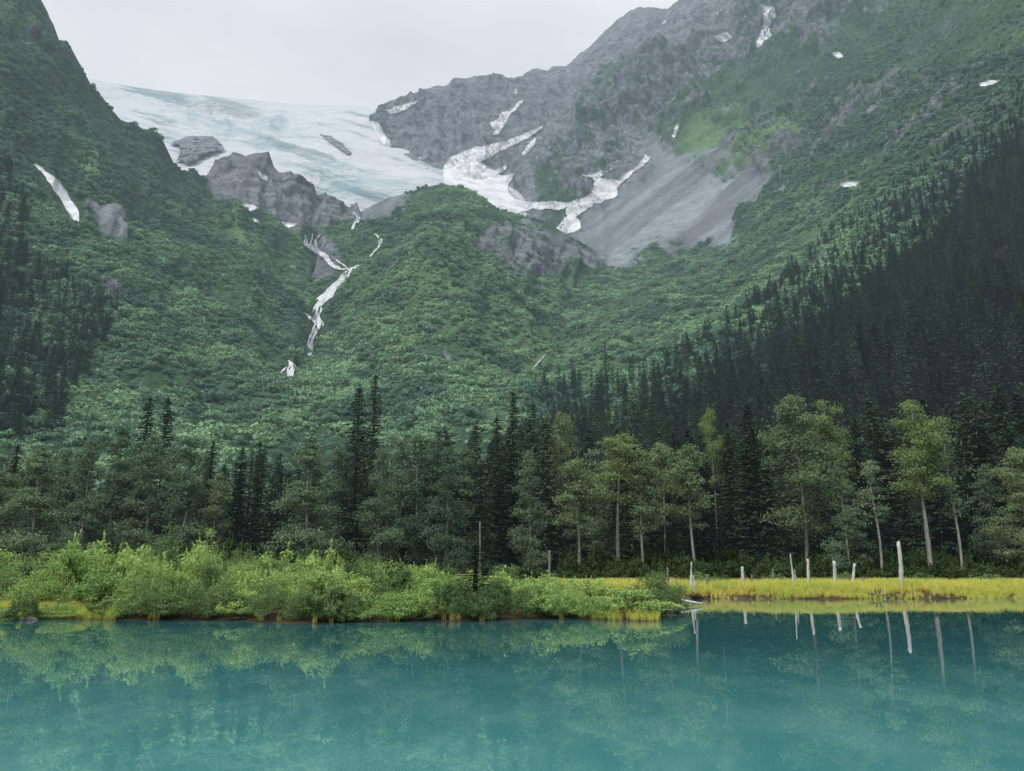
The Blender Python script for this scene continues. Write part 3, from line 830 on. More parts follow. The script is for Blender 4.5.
def shrub_geo(h, wid, leaf=.13, clumps=46, per=70, spiky=.2, elong=.42):
    g, tr = Geo(), Geo()
    for c in range(clumps):
        a = rnd.random() * 6.28; q = math.sqrt(rnd.random())
        rr = wid / 2 * q * rnd.uniform(.8, 1.05)
        top = h * (1 - .62 * q ** 2.2) * rnd.uniform(.72, 1.08 + spiky * rnd.random())
        z = top * (rnd.uniform(.25, 1.0) ** .6)
        p = np.array([rr * math.cos(a), rr * math.sin(a), z])
        if c % 3 == 0:
            b0 = np.array([.25 * rr * math.cos(a), .25 * rr * math.sin(a), 0])
            s = np.linspace(0, 1, 5)[:, None]
            tr.tube(b0 + (p - b0) * s + np.array([[0, 0, .15 * h]]) * s * (1 - s) * 2, np.linspace(.025, .008, 5), 4, cap=False)
        n = int(per * rnd.uniform(.6, 1.3)); R0 = rnd.uniform(.15, .26) * min(h, wid) * .75
        off = rng.normal(size=(n, 3)); off /= np.linalg.norm(off, axis=1, keepdims=True)
        off *= (rng.random(n) ** .45)[:, None] * R0 * np.array([1.05, 1.05, .85])
        pp = p + off; pp[:, 2] = np.maximum(pp[:, 2], .03)
        d = rdir(n, .5) + off / R0 * .6
        g.leaves(pp, d, rdir(n, .5) * .55 + off / (np.linalg.norm(off, axis=1, keepdims=True) + 1e-6), leaf * rng.uniform(.7, 1.5, n), leaf * elong * rng.uniform(.7, 1.3, n), np.clip(rng.random(n) * .6 + rnd.random() * .4, 0, 1))
        # a shoot or two rising out of the mound
        if rnd.random() < .45:
            m = 10; L = rnd.uniform(.2, .5) * h * .5
            ln = np.linspace(0, 1, m)[:, None]
            sp = p + np.array([0, 0, R0 * .6]) + (np.array([rnd.uniform(-.3, .3), rnd.uniform(-.3, .3), 1]) * L) * ln
            g.leaves(sp, rdir(m, .6), rdir(m, .5), leaf * 1.1, leaf * elong, rng.random(m) * .5 + .5)
    return g, tr

def protos(kind, n, fn):
    out = []
    for k in range(n):
        g, tr = fn(k)
        out.append((g, tr))
    return out

SPR = []
for k in range(6):
    g, tr = spruce_geo(20, [2.9, 3.3, 3.6, 2.7, 3.1, 3.9][k], .42, .42, [.05, .1, .04, .16, .08, .03][k], 1.0, [.2, -.3, 0, .35, 0, -.1][k], [.3, .42, .3, .55, .34, .45][k])
    SPR.append((g.mesh('spruce_crown', M['spruce']), tr.mesh('spruce_trunk', M['spruce_bark'], True)))
SPS = []
for k in range(4):
    g, tr = spruce_geo(20, [2.9, 3.2, 2.6, 3.5][k], .95, .75, .04, .85, 0, [.3, .4, .45, .3][k])
    SPS.append((g.mesh('spruce_crown', M['spruce_slope']), tr.mesh('spruce_trunk', M['spruce_bark'], True)))
BRO = {}
def bro(key, mat, **kw):
    g, tr = broad_geo(**kw)
    BRO[key] = (g.mesh('crown', M[mat]), tr.mesh('trunk', M['birch_bark'], True), kw['h'], kw['wid'])
bro('grey1', 'grey_leaf', h=16, wid=7.8, crown0=.08, limbs=58, layered=.8, conic=True)
bro('grey2', 'grey_leaf', h=17, wid=6.4, crown0=.10, limbs=56, layered=.7, conic=True)
bro('grey3', 'grey_leaf', h=17, wid=5.6, crown0=.10, limbs=54, layered=.6, conic=True)
bro('mid1', 'birch_leaf', h=16, wid=6.0, crown0=.42, limbs=32, layered=.6)
bro('mid2', 'birch_leaf', h=17, wid=5.2, crown0=.36, limbs=34, layered=.7)
bro('mid3', 'birch_leaf', h=20, wid=7.2, crown0=.22, limbs=46, layered=.4)
bro('thin', 'grey_leaf', h=17, wid=4.2, crown0=.5, limbs=20, layered=.8, per=30)
bro('sparse', 'grey_leaf', h=17, wid=4.6, crown0=.42, limbs=26, layered=.3, per=20)
bro('bright', 'bright_leaf', h=20, wid=6.6, crown0=.46, limbs=34, layered=.3, top_heavy=1)
bro('bright2', 'bright_leaf', h=19, wid=5.5, crown0=.55, limbs=26, layered=.3, top_heavy=1)
SHR = []
for k in range(7):
    h, w = [(2.4, 3.0), (1.6, 2.4), (3.0, 3.0), (2.2, 2.6), (1.3, 2.0), (2.8, 3.6), (1.9, 3.0)][k]
    g, tr = shrub_geo(h, w, .125, [52, 40, 58, 46, 34, 60, 50][k], 92, .35 if k in (2, 3) else .15)
    SHR.append((g, tr, h, w))
SHM = {m: [(g.mesh('foliage', M[m]), tr.mesh('stem', M['willow_stem'], True), h, w) for g, tr, h, w in SHR] for m in ('willow_leaf', 'willow_dark')}
UND = []
for k in range(4):
    h, w = [(2.4, 3.4), (1.8, 3.0), (3.0, 3.2), (2.0, 4.0)][k]
    g, tr = shrub_geo(h, w, .24, 40, 48, .2, .5)
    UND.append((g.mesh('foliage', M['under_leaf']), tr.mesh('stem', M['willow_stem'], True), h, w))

def plant(name, label, cat, group, crown, trunk, loc, sx, sz, rz, names=('crown', 'trunk')):
    e = bpy.data.objects.new(name, None); C.objects.link(e)
    e.location = loc; e.rotation_euler = (0, 0, rz); e.scale = (sx, sx, sz); e.empty_display_size = .2
    tag(e, label, cat, group)
    obj(names[1], trunk, e); obj(names[0], crown, e)
    return e

# ---------------------------------------------------------------- broadleaf trees along the forest edge
TREES = [  # px, top py, depth, width px, kind, label
 (40, 446, 78, 84, 'grey1', 'broad pale grey-green tree standing above the bushes nearest the left edge of the picture'),
 (-6, 466, 84, 66, 'mid3', 'leafy tree cut off by the left edge of the picture'),
 (88, 436, 92, 52, 'grey2', 'slim grey-green tree right behind the broad pale tree on the left'),
 (118, 424, 98, 60, 'grey3', 'first of the three rounded grey-green trees left of the dark spruce gap'),
 (150, 432, 93, 62, 'grey2', 'middle one of the three rounded grey-green trees on the left'),
 (188, 436, 90, 56, 'grey3', 'third rounded grey-green tree, beside the dark spruce gap'),
 (216, 470, 90, 34, 'mid2', 'small light tree at the right end of the left grey-green clump'),
 (310, 438, 84, 78, 'grey1', 'large soft grey-green tree alone between two dark spruce gaps'),
 (382, 446, 87, 48, 'grey2', 'grey-green tree with light drooping sprays left of the double spruce tops'),
 (418, 432, 92, 48, 'grey3', 'dull green leafy tree between the drooping tree and the tall spruce'),
 (446, 444, 88, 48, 'grey2', 'grey-green tree whose stem stands left of the pointed dead snag'),
 (577, 456, 84, 52, 'mid1', 'small tree with layered pale sprays left of the first white trunk'),
 (560, 406, 104, 42, 'mid3', 'tall yellowish-green tree rising behind the layered small tree'),
 (617, 434, 86, 58, 'bright2', 'light green tree on a thin trunk left of the long white bare trunk'),
 (641, 446, 85, 44, 'mid2', 'tree carried by the long straight white bare trunk'),
 (662, 440, 95, 40, 'mid1', 'pale leafy tree behind and right of the long white trunk'),
 (690, 442, 86, 54, 'mid1', 'twin-looking pale green tree above the first white snag'),
 (712, 408, 99, 24, 'bright2', 'narrow light tree top squeezed between dark spruces'),
 (796, 388, 90, 74, 'mid3', 'tallest full-crowned light green tree right of centre'),
 (826, 400, 97, 48, 'bright', 'yellow-green tree touching the right side of the tallest full-crowned tree'),
 (842, 458, 85, 44, 'grey2', 'short dull tree in front of the two tall light trees'),
 (874, 456, 84, 34, 'thin', 'thin tree on a bare straight pale trunk left of the brightest tree'),
 (915, 400, 85, 62, 'bright', 'brightest yellow-green tree with a round crown on a pale trunk'),
 (949, 430, 84, 36, 'sparse', 'sparse half-bare pale tree right of the brightest tree'),
 (922, 470, 86, 18, 'thin', 'slender second pale trunk just right of the brightest tree'),
 (988, 462, 92, 44, 'grey2', 'dull green tree between the sparse tree and the right edge'),
 (1018, 442, 84, 60, 'mid3', 'leafy tree half cut off by the right edge of the picture'),
 (14, 454, 96, 44, 'grey3', 'dim soft tree behind the gap between the cut-off tree and the broad pale tree'),
 (62, 446, 97, 46, 'grey2', 'dim soft tree close behind the right side of the broad pale tree'),
 (135, 440, 101, 44, 'grey2', 'dim soft tree behind the first two rounded left trees'),
 (170, 442, 99, 46, 'grey3', 'dim soft tree between the second and third rounded left trees'),
 (204, 450, 97, 40, 'grey2', 'dim soft tree behind the right end of the left leafy clump'),
 (341, 446, 93, 46, 'grey3', 'soft grey-green tree between the lone large tree and the double spruce tops'),
 (400, 438, 95, 46, 'grey3', 'soft grey-green tree squeezed right of the drooping tree'),
 (432, 436, 96, 46, 'grey2', 'soft grey-green tree behind the dull green leafy tree'),
 (466, 446, 93, 40, 'grey3', 'soft grey-green tree directly left of the tall pointed snag top'),
 (528, 448, 91, 42, 'grey2', 'soft grey-green tree in front of the tallest centre spruce'),
 (596, 446, 95, 44, 'grey3', 'soft grey-green tree between the layered small tree and thin-trunked light tree'),
 (668, 452, 98, 40, 'grey2', 'soft grey-green tree behind the long white trunk and twin-looking tree'),
]
for (x, top, Y, w, kind, lab) in TREES:
    cr, tr, h0, w0 = BRO[kind]
    X = x_at(x, Y); z = land_z(X, Y)
    # the vanishing of verticals: find the base so the middle of the crown lands on px
    xm = float(ray(x, top + 40)[0] * Y)
    h = height_at(top, Y) - z
    plant('leafy_tree', lab, 'tree', 'light leafy trees at the forest edge', cr, tr, (xm, Y, z - .1), w / F * Y * 1.12 / w0, h / h0 * 1.08, rnd.random() * 6.28)

# ---------------------------------------------------------------- spruces
SPECIAL = [  # px, top py, depth, slot, label
 (145, 396, 135, 0, 'dark spruce spire poking up left of its twin above the left leafy trees'),
 (167, 397, 135, 1, 'dark spruce spire, right one of the pair above the left leafy trees'),
 (358, 386, 160, 2, 'broad dark spruce, left of the double spruce tops in front of the green hill'),
 (371, 374, 160, 3, 'slender dark spruce, taller right one of the double spruce tops'),
 (497, 414, 100, 4, 'dark spruce leaning on the left side of the tallest centre spruce'),
 (515, 390, 104, 0, 'tallest dark spruce at the centre of the forest edge'),
 (532, 402, 101, 1, 'dark spruce just right of the tallest centre spruce'),
 (547, 416, 96, 2, 'dark spruce with drooping skirts behind the left of the pointed snag'),
 (702, 432, 94, 5, 'dark spruce between the twin-looking pale tree and the tall full tree'),
 (750, 402, 94, 2, 'wide black-green spruce filling the gap left of the tallest leafy tree'),
 (730, 420, 98, 1, 'black-green spruce left of the wide one in the right-hand gap'),
 (770, 425, 93, 0, 'black-green spruce right of the wide one in the right-hand gap'),
 (975, 395, 100, 5, 'dark spruce with broad top near the right edge'),
 (240, 446, 92, 4, 'dark spruce at the left of the first dark gap'),
 (258, 440, 96, 1, 'dark spruce in the middle of the first dark gap'),
 (276, 452, 92, 3, 'dark ragged spruce at the right of the first dark gap'),
 (480, 474, 62, 3, None),
]
def add_spruce(X, Y, z, h, wide, k, lab, grp, mats=SPR):
    cr, tr = mats[k % len(mats)]
    return plant('spruce_tree', lab, 'tree', grp, cr, tr, (X, Y, z - .15), h / 20 * wide, h / 20, rnd.random() * 6.28)
n_sp = 0
for (x, top, Y, k, lab) in SPECIAL:
    if lab is None: continue
    z = land_z(x_at(x, Y), Y); xm = float(ray(x, top + 40)[0] * Y); h = height_at(top, Y) - z
    add_spruce(xm, Y, z, h, .95 * rnd.uniform(.9, 1.1), k, lab, 'named spruces of the forest edge'); n_sp += 1

def top_profile(x):
    return np.interp(x, [-60, 0, 60, 110, 200, 230, 300, 340, 400, 470, 520, 560, 620, 680, 740, 800, 860, 920, 980, 1080],
                        [440, 446, 452, 440, 448, 440, 448, 440, 436, 428, 414, 420, 432, 425, 420, 410, 400, 396, 392, 380])
for k in range(158):
    x = -50 + 1130 * (k + rnd.random() * .9) / 158
    Y = rnd.choice([94, 100, 108, 116, 126]) + rnd.uniform(-4, 4)
    top = float(top_profile(x)) + rnd.uniform(-4, 34)
    if 90 < x < 205: top += 18
    xm = float(ray(x, top + 40)[0] * Y); z = land_z(xm, Y)
    h = height_at(top, Y) - z
    side = 'left' if x < 225 else 'centre' if x < 600 else 'right'
    lab = {'left': 'dark spruce in the forest edge behind the left leafy trees', 'centre': 'dark spruce in the central stretch of the forest edge below the green hill',
           'right': 'dark spruce in the forest edge behind the white snags on the right'}[side]
    add_spruce(xm, Y, z, h, rnd.uniform(1.0, 1.45), rnd.randrange(6), lab, 'forest edge spruces, %s stretch' % side); n_sp += 1

# conifers on the slopes: the ones that show largest are trees of their own, the rest one forest
def tri_sample(V, f, n, poly):
    cx_, cy_, _ = project(V[f].mean(1)); ok_ = (cx_ > -90) & (cx_ < 1130) & poly_in(cx_, cy_, poly); f = f[ok_]
    a, b, c, d = (V[f[:, k]] for k in range(4))
    ar = np.linalg.norm(np.cross(c - a, d - b), axis=1) / 2
    k = rng.choice(len(f), n, p=ar / ar.sum())
    u, v = rng.random(n)[:, None], rng.random(n)[:, None]
    return (a[k] * (1 - u) + b[k] * u) * (1 - v) + (d[k] * (1 - u) + c[k] * u) * v

def mask_poly(px, py, poly, jit=10):
    j = fbm(np.stack([px / 30, py / 30, px * 0], -1), 3, seed=77) * jit
    return poly_in(px + j, py - j, poly)

wood_right = WOOD_R
smp = tri_sample(VD, FD, 60000, [(1300, -100), (1060, 60), (760, 290), (440, 400), (440, 600), (1300, 600)])
sx, sy, sd = project(smp)
keep = (mask_poly(sx, sy, wood_right, 22) | (mask_poly(sx + 30, sy + 26, wood_right, 30) & (rng.random(len(sx)) < .05))) & (smp[:, 1] > 175) & (smp[:, 1] < 900) & (sx > 470) & (sx < 1110)
cand = smp[keep]; cy = sy[keep]; cx = sx[keep]
# thin to a spacing
def thin(Pw, cell):
    key = np.floor(Pw[:, :2] / cell).astype(int); _, first = np.unique(key, axis=0, return_index=True)
    return np.sort(first)
ti = thin(cand, 6.2)
slopeR = cand[ti]; sxR, syR = cx[ti], cy[ti]
wood_left = WOOD_L
smp = tri_sample(VA, FA, 30000, [(-90, 100), (60, 150), (150, 300), (120, 460), (-90, 460)])
sx, sy, sd = project(smp)
keep = (mask_poly(sx, sy, wood_left[0], 16) | mask_poly(sx, sy, wood_left[1], 14)) & (sx > -60)
cand = smp[keep]; cx = sx[keep]; cy = sy[keep]
ti = thin(cand, 6.5)
slopeL = cand[ti]; sxL, syL = cx[ti], cy[ti]
ALLP = np.concatenate([slopeR, slopeL]); SIDE = np.concatenate([np.zeros(len(slopeR)), np.ones(len(slopeL))])
HT = rng.uniform(10, 25, len(ALLP)) * rng.uniform(.75, 1, len(ALLP)) * np.clip(1.15 - (ALLP[:, 1] - 200) / 900, .55, 1.1)
size = HT / ALLP[:, 1]
vis = (np.concatenate([sxR, sxL]) > -10) & (np.concatenate([sxR, sxL]) < 1034)
order = np.argsort(-np.where(vis, size, 0))
n_ind = 296 - n_sp
ind = order[:n_ind]; rest = order[n_ind:]
for k in ind:
    p = ALLP[k]
    lab = 'spruce on the lower dark wooded slope at the right' if SIDE[k] == 0 else 'spruce in the dark stand on the lower left slope'
    add_spruce(p[0], p[1], p[2], HT[k], rnd.uniform(1.1, 1.6), rnd.randrange(4), lab, 'slope spruces, %s' % ('right' if SIDE[k] == 0 else 'left'), SPS)
# a few lone conifers on the open green slopes
LONE = [(606, 384, 44, 'tall lone spruce on the green slope above the centre of the forest'), (592, 398, 30, 'shorter spruce left of the tall lone spruce on the green slope'), (580, 402, 34, 'lowest of the three lone spruces on the green slope'),
        (618, 396, 26, 'small spruce right of the tall lone spruce on the green slope')]
for x, yb, hp, lab in LONE:
    h, d = first_hit(x, yb, [bA, bD])
    if h is None: continue
    add_spruce(h[0].x, h[0].y, h[0].z, hp * h[0].y / F * 1.03, 1.15, rnd.randrange(4), lab, 'lone spruces on the green slope', SPS)

LM = [(-20, 'the left edge of the picture'), (40, 'the broad pale left tree'), (118, 'the left leafy trio'), (190, "the trio's right end"), (258, 'the first dark gap'), (310, 'the lone soft grey-green tree'),
      (365, 'the double spruce tops'), (418, 'the dull leafy tree'), (480, 'the tall pointed snag'), (515, 'the tallest centre spruce'), (577, 'the small layered tree'), (617, 'the thin-trunked light tree'),
      (641, 'the long white bare trunk'), (690, 'the twin-looking pale tree'), (750, 'the wide black-green spruce'), (796, 'the tallest leafy tree'), (842, 'the short dull tree'), (874, 'the thin straight trunk'),
      (915, 'the brightest round tree'), (949, 'the sparse half-bare tree'), (988, 'the last dull tree'), (1035, 'the right edge of the picture')]
ORDN = ['nearest', 'second', 'third', 'fourth', 'fifth', 'sixth', 'seventh', 'eighth', 'ninth', 'tenth', 'eleventh', 'twelfth', 'thirteenth', 'fourteenth']
def name_by_landmark(prefix, things, kind):
    """labels that say which: the landmark beside it, then its place counted from the front"""
    bins = {}
    for o in things:
        X, Y, Z = o.location
        px_ = W / 2 + F * X / (Y * CP + (Z + 6 - EYE) * SP)
        lx, ln_ = min(LM, key=lambda m: abs(m[0] - px_))
        rel = 'left of' if px_ < lx - 8 else 'right of' if px_ > lx + 8 else 'in line with'
        if 'edge' in ln_: rel = 'near'
        if kind == 'slope': rel = 'above'
        bins.setdefault((rel, ln_), []).append((Y, o))
    for (rel, ln_), lst in bins.items():
        lst.sort(key=lambda q: q[0])
        for k, (Y, o) in enumerate(lst):
            o['label'] = '%s %s %s' % (prefix, rel, ln_) + (', %s from the front' % ORDN[k] if len(lst) > 1 and k < 14 else '')
name_by_landmark('dark forest edge spruce', [o for o in C.objects if str(o.get('group')).startswith('forest edge spruces')], 'edge')
name_by_landmark('wooded slope spruce', [o for o in C.objects if o.get('group') == 'slope spruces, right'], 'slope')
name_by_landmark('left slope spruce', [o for o in C.objects if o.get('group') == 'slope spruces, left'], 'slope')

# ---------------------------------------------------------------- scattered stuff through geometry nodes
def hidden_proto(name, me):
    return bpy.data.objects.new(name, me)      # never linked to the scene

def scatter(name, pts, scl, protos_, label, cat=None, wide=None):
    n = len(pts)
    me = bpy.data.meshes.new(name)
    me.vertices.add(n); me.vertices.foreach_set('co', np.ascontiguousarray(pts, np.float32).ravel())
    wide = scl if wide is None else wide
    s3 = np.stack([wide, wide, scl], -1)
    a = me.attributes.new('scl', 'FLOAT_VECTOR', 'POINT'); a.data.foreach_set('vector', np.ascontiguousarray(s3, np.float32).ravel())
    rr = np.stack([rng.normal(size=n) * .06, rng.normal(size=n) * .06, rng.random(n) * 6.28], -1)
    a = me.attributes.new('rot', 'FLOAT_VECTOR', 'POINT'); a.data.foreach_set('vector', np.ascontiguousarray(rr, np.float32).ravel())
    a = me.attributes.new('idx', 'INT', 'POINT'); a.data.foreach_set('value', rng.integers(0, len(protos_), n).astype(np.int32))
    o = obj(name, me)
    tag(o, label, cat, None, 'stuff')
    ng = bpy.data.node_groups.new(name, 'GeometryNodeTree')
    ng.interface.new_socket('Geometry', in_out='INPUT', socket_type='NodeSocketGeometry')
    ng.interface.new_socket('Geometry', in_out='OUTPUT', socket_type='NodeSocketGeometry')
    N = ng.nodes; L = ng.links
    gi, go = N.new('NodeGroupInput'), N.new('NodeGroupOutput')
    join = N.new('GeometryNodeJoinGeometry')
    def named(nm, t):
        nd = N.new('GeometryNodeInputNamedAttribute'); nd.data_type = t; nd.inputs[0].default_value = nm; return nd.outputs[0]
    sc_, ro_, ix_ = named('scl', 'FLOAT_VECTOR'), named('rot', 'FLOAT_VECTOR'), named('idx', 'INT')
    for k, p in enumerate(protos_):
        oi = N.new('GeometryNodeObjectInfo'); oi.inputs[0].default_value = p; oi.inputs['As Instance'].default_value = False
        cmp_ = N.new('FunctionNodeCompare'); cmp_.data_type = 'INT'; cmp_.operation = 'EQUAL'
        ins = [s for s in cmp_.inputs if s.enabled]
        L.new(ix_, ins[0]); ins[1].default_value = k
        ip = N.new('GeometryNodeInstanceOnPoints')
        L.new(gi.outputs[0], ip.inputs['Points']); L.new(cmp_.outputs[0], ip.inputs['Selection']); L.new(oi.outputs['Geometry'], ip.inputs['Instance'])
        er = N.new('FunctionNodeEulerToRotation'); L.new(ro_, er.inputs[0]); L.new(er.outputs[0], ip.inputs['Rotation'])
        L.new(sc_, ip.inputs['Scale']); L.new(ip.outputs[0], join.inputs[0])
    L.new(join.outputs[0], go.inputs[0])
    mod = o.modifiers.new('scatter', 'NODES'); mod.node_group = ng
    return o

# conifer forest beyond the nearest individual trees
fp = []
for k, (cr, tr) in enumerate(SPS):
    fp.append(hidden_proto('spruce_source', cr))
fi = rest
scatter('forest', ALLP[fi] - np.array([0, 0, .2]), HT[fi] / 20, fp, 'dense dark conifer forest covering the upper right slope and lower left slope', 'forest', wide=HT[fi] / 20 * rng.uniform(1.15, 1.75, len(fi)))

# alder thicket on the hillsides
HS = []
for k in range(5):
    g = Geo()
    wid, h = [5, 6, 4.4, 5.4, 6.4][k], [2.6, 3.0, 2.6, 3.6, 2.8][k]
    nl = [5, 7, 4, 6, 8][k]
    for c in range(nl):
        a = rnd.random() * 6.28; q = math.sqrt(rnd.random()) * .75
        p = np.array([wid / 2 * q * math.cos(a), wid / 2 * q * math.sin(a), h * .45 * rnd.uniform(.7, 1.3)])
        n = 34; R0 = rnd.uniform(.26, .36) * wid * .75
        d = rdir(n, .5); off = d * R0 * (rng.random(n) ** .3)[:, None] * np.array([1, 1, .8])
        g.leaves(p + off, rdir(n), d + .5 * rdir(n), rng.uniform(.55, 1.25, n), rng.uniform(.4, .8, n), rng.random(n) * .6 + rnd.random() * .4)
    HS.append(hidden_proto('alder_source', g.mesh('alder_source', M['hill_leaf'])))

def veg_sample(V, f, attr_veg, bright, n):
    a = V[f].mean(1)
    return a
pts = []
for (V, f, veg, br, sk, n, name) in ((VA, FA, attrA['veg'], attrA['bright'], attrA['streak'], 62000, 'A'), (VD, FD, attrD['veg'], attrD['bright'], attrD['streak'], 66000, 'D')):
    vv = np.concatenate([veg.ravel(), np.full(len(V) - veg.size, -1)]); bb = np.concatenate([br.ravel(), np.full(len(V) - br.size, 0)])
    a, b, c, d = (V[f[:, k]] for k in range(4))
    ar = np.linalg.norm(np.cross(c - a, d - b), axis=1) / 2
    ss = np.concatenate([sk.ravel(), np.full(len(V) - sk.size, 0)])
    fv = vv[f].mean(1); fb = bb[f].mean(1); fs = ss[f].mean(1)
    ctr = V[f].mean(1)
    pxs, pys, _ = project(ctr)
    clump = fbm(ctr / np.array([46, 46, 46]), 4, seed=44)
    w = np.clip((fv - .45) * 2.0, 0, 1) * (1 - .62 * fb) * np.clip(.70 + clump * 2.0, .05, 1)
    w *= np.clip(.75 - (2.4 if name == 'D' else 1.6) * fs, .04, 1)
    w *= np.clip((pys - 15) / 110, .12, 1) if name == 'A' else np.clip((pys - 20) / 150, .08, 1)
    w *= ((pxs > -45) & (pxs < 1070) & (ctr[:, 1] > 195) & (ctr[:, 1] < 1300))
    if name == 'D':
        w *= ~((pxs > 560) & poly_in(pxs, pys, [(x + 14, y + 16) for x, y in wood_right]))
    pr = ar * w
    k = rng.choice(len(f), n, p=pr / pr.sum())
    u, v = rng.random(n)[:, None], rng.random(n)[:, None]
    pts.append((a[k] * (1 - u) + b[k] * u) * (1 - v) + (d[k] * (1 - u) + c[k] * u) * v)
    print('veg', name, ar.sum(), pr.sum(), n)
pts = np.concatenate(pts)
# keep shrubs off the waterfall, snow and streams: test in plan against those meshes
kill = np.zeros(len(pts), bool)
from mathutils.kdtree import KDTree
wv = [o for o in C.objects if o.name.startswith(('waterfall', 'snow_patch', 'snowfield'))]
cnt = sum(len(o.data.vertices) for o in wv); kd = KDTree(cnt); q = 0
for o in wv:
    for vtx in o.data.vertices:
        kd.insert(vtx.co, q); q += 1
kd.balance()
for k, p in enumerate(pts):
    if p[1] > 380:
        if kd.find(p)[2] < 5.5: kill[k] = True
pts = pts[~kill]
low = np.clip((pts[:, 1] - 250) / 900, 0, 1)
hs = (.42 + .95 * rng.random(len(pts)) ** 1.6) * (1.05 - .2 * low) * (1 + .8 * (rng.random(len(pts)) < .14))
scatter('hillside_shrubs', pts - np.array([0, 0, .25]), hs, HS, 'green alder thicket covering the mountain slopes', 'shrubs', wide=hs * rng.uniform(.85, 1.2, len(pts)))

# ---------------------------------------------------------------- shrubs on the left shore
def belt_top(x):
    return 3.0 + float(np.interp(x, [-40, 0, 60, 100, 150, 200, 250, 300, 340, 400, 450, 520, 570, 600, 640, 662], [548, 548, 545, 542, 541, 540, 545, 551, 552, 560, 560, 562, 569, 576, 584, 592]))
ORD = ['first', 'second', 'third', 'fourth', 'fifth', 'sixth', 'seventh', 'eighth', 'ninth', 'tenth', 'eleventh', 'twelfth', 'thirteenth', 'fourteenth', 'fifteenth', 'sixteenth', 'seventeenth', 'eighteenth', 'nineteenth', 'twentieth', 'twenty-first', 'twenty-second', 'twenty-third', 'twenty-fourth', 'twenty-fifth', 'twenty-sixth', 'twenty-seventh', 'twenty-eighth', 'twenty-ninth', 'thirtieth']
def shrub(x, Y, top, wpx, dark, lab, grp, k=None):
    k = rnd.randrange(7) if k is None else k
    fo, st, h0, w0 = SHM['willow_dark' if dark else 'willow_leaf'][k]
    X = float(ray(x, top)[0] * Y); z = land_z(X, Y)
    h = max(.5, height_at(top, Y) - z)
    plant('willow_shrub', lab, 'shrub', grp, fo, st, (X, Y, max(z, -.05) - .05), wpx / F * Y / w0, h / h0 / 1.02, rnd.random() * 6.28, ('foliage', 'stem'))
row = 0
xs = np.linspace(-25, 650, 28)
for k, x in enumerate(xs):
    x = x + rnd.uniform(-8, 8)
    Y = float(shore(x_at(x, 34))) + rnd.uniform(-.1, .7)
    low = x < 135
    top = (602 if low else 585) + rnd.uniform(-9, 8)
    if x > 560: top = 590 + rnd.uniform(-4, 6)
    if x > 610: Y += .6
    shrub(x, Y, top, rnd.uniform(34, 58) * (.8 if low else 1), rnd.random() < .45, 'low willow bush at the water edge of the left shore, %s from the left' % ORD[k], 'willow bushes along the water edge')
for k, x in enumerate(np.linspace(-30, 640, 24)):
    x = x + rnd.uniform(-10, 10); Y = rnd.uniform(36.0, 38.5)
    top = belt_top(x) + rnd.uniform(12, 26)
    shrub(x, Y, top, rnd.uniform(44, 74), rnd.random() < .38, 'rounded green willow bush in the middle row of the shore thicket, %s from the left' % ORD[k], 'willow bushes in the middle of the thicket')
for rowY, rn in ((40.5, 'front'), (44.5, 'middle'), (51, 'rearmost')):
    for k, x in enumerate(np.linspace(-40, 650, 20)):
        x = x + rnd.uniform(-12, 12); Y = rowY + rnd.uniform(-1.5, 1.5)
        if x > 615 and rowY > 42: continue
        top = belt_top(x) + rnd.uniform(-3, 12)
        shrub(x, Y, top, rnd.uniform(44, 72), rnd.random() < .38, 'tall willow bush in the %s of three back rows of the thicket, %s from left' % (rn, ORD[k]), 'willow bushes at the back of the thicket')
# a young spruce standing in the thicket
add_spruce(x_at(478, 37.2), 37.2, .3, height_at(541, 37.2) - .3, 3.6, 5, 'small young spruce inside the bright bushes below the pointed snag', 'young spruces in the bushes')
# dark undergrowth at the foot of the forest on the right
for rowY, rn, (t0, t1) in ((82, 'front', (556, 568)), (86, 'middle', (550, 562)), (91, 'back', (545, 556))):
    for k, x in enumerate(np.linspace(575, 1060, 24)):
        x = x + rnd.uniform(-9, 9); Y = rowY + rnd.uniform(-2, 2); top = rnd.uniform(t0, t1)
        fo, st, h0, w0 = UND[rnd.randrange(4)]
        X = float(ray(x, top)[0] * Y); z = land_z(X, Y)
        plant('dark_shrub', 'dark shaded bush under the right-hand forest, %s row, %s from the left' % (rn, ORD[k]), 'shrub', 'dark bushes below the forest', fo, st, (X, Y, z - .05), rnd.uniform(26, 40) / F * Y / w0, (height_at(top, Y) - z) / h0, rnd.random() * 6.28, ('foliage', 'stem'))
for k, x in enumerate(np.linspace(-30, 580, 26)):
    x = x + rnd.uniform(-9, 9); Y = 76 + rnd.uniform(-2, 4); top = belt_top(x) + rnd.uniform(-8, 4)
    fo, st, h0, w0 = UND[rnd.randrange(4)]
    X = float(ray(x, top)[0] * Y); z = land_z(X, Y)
    plant('dark_shrub', 'dark shaded bush between the bright thicket and the forest, %s from the left' % ORD[k], 'shrub', 'dark bushes behind the thicket', fo, st, (X, Y, z - .05), rnd.uniform(30, 46) / F * Y / w0, (height_at(top, Y) - z) / h0, rnd.random() * 6.28, ('foliage', 'stem'))
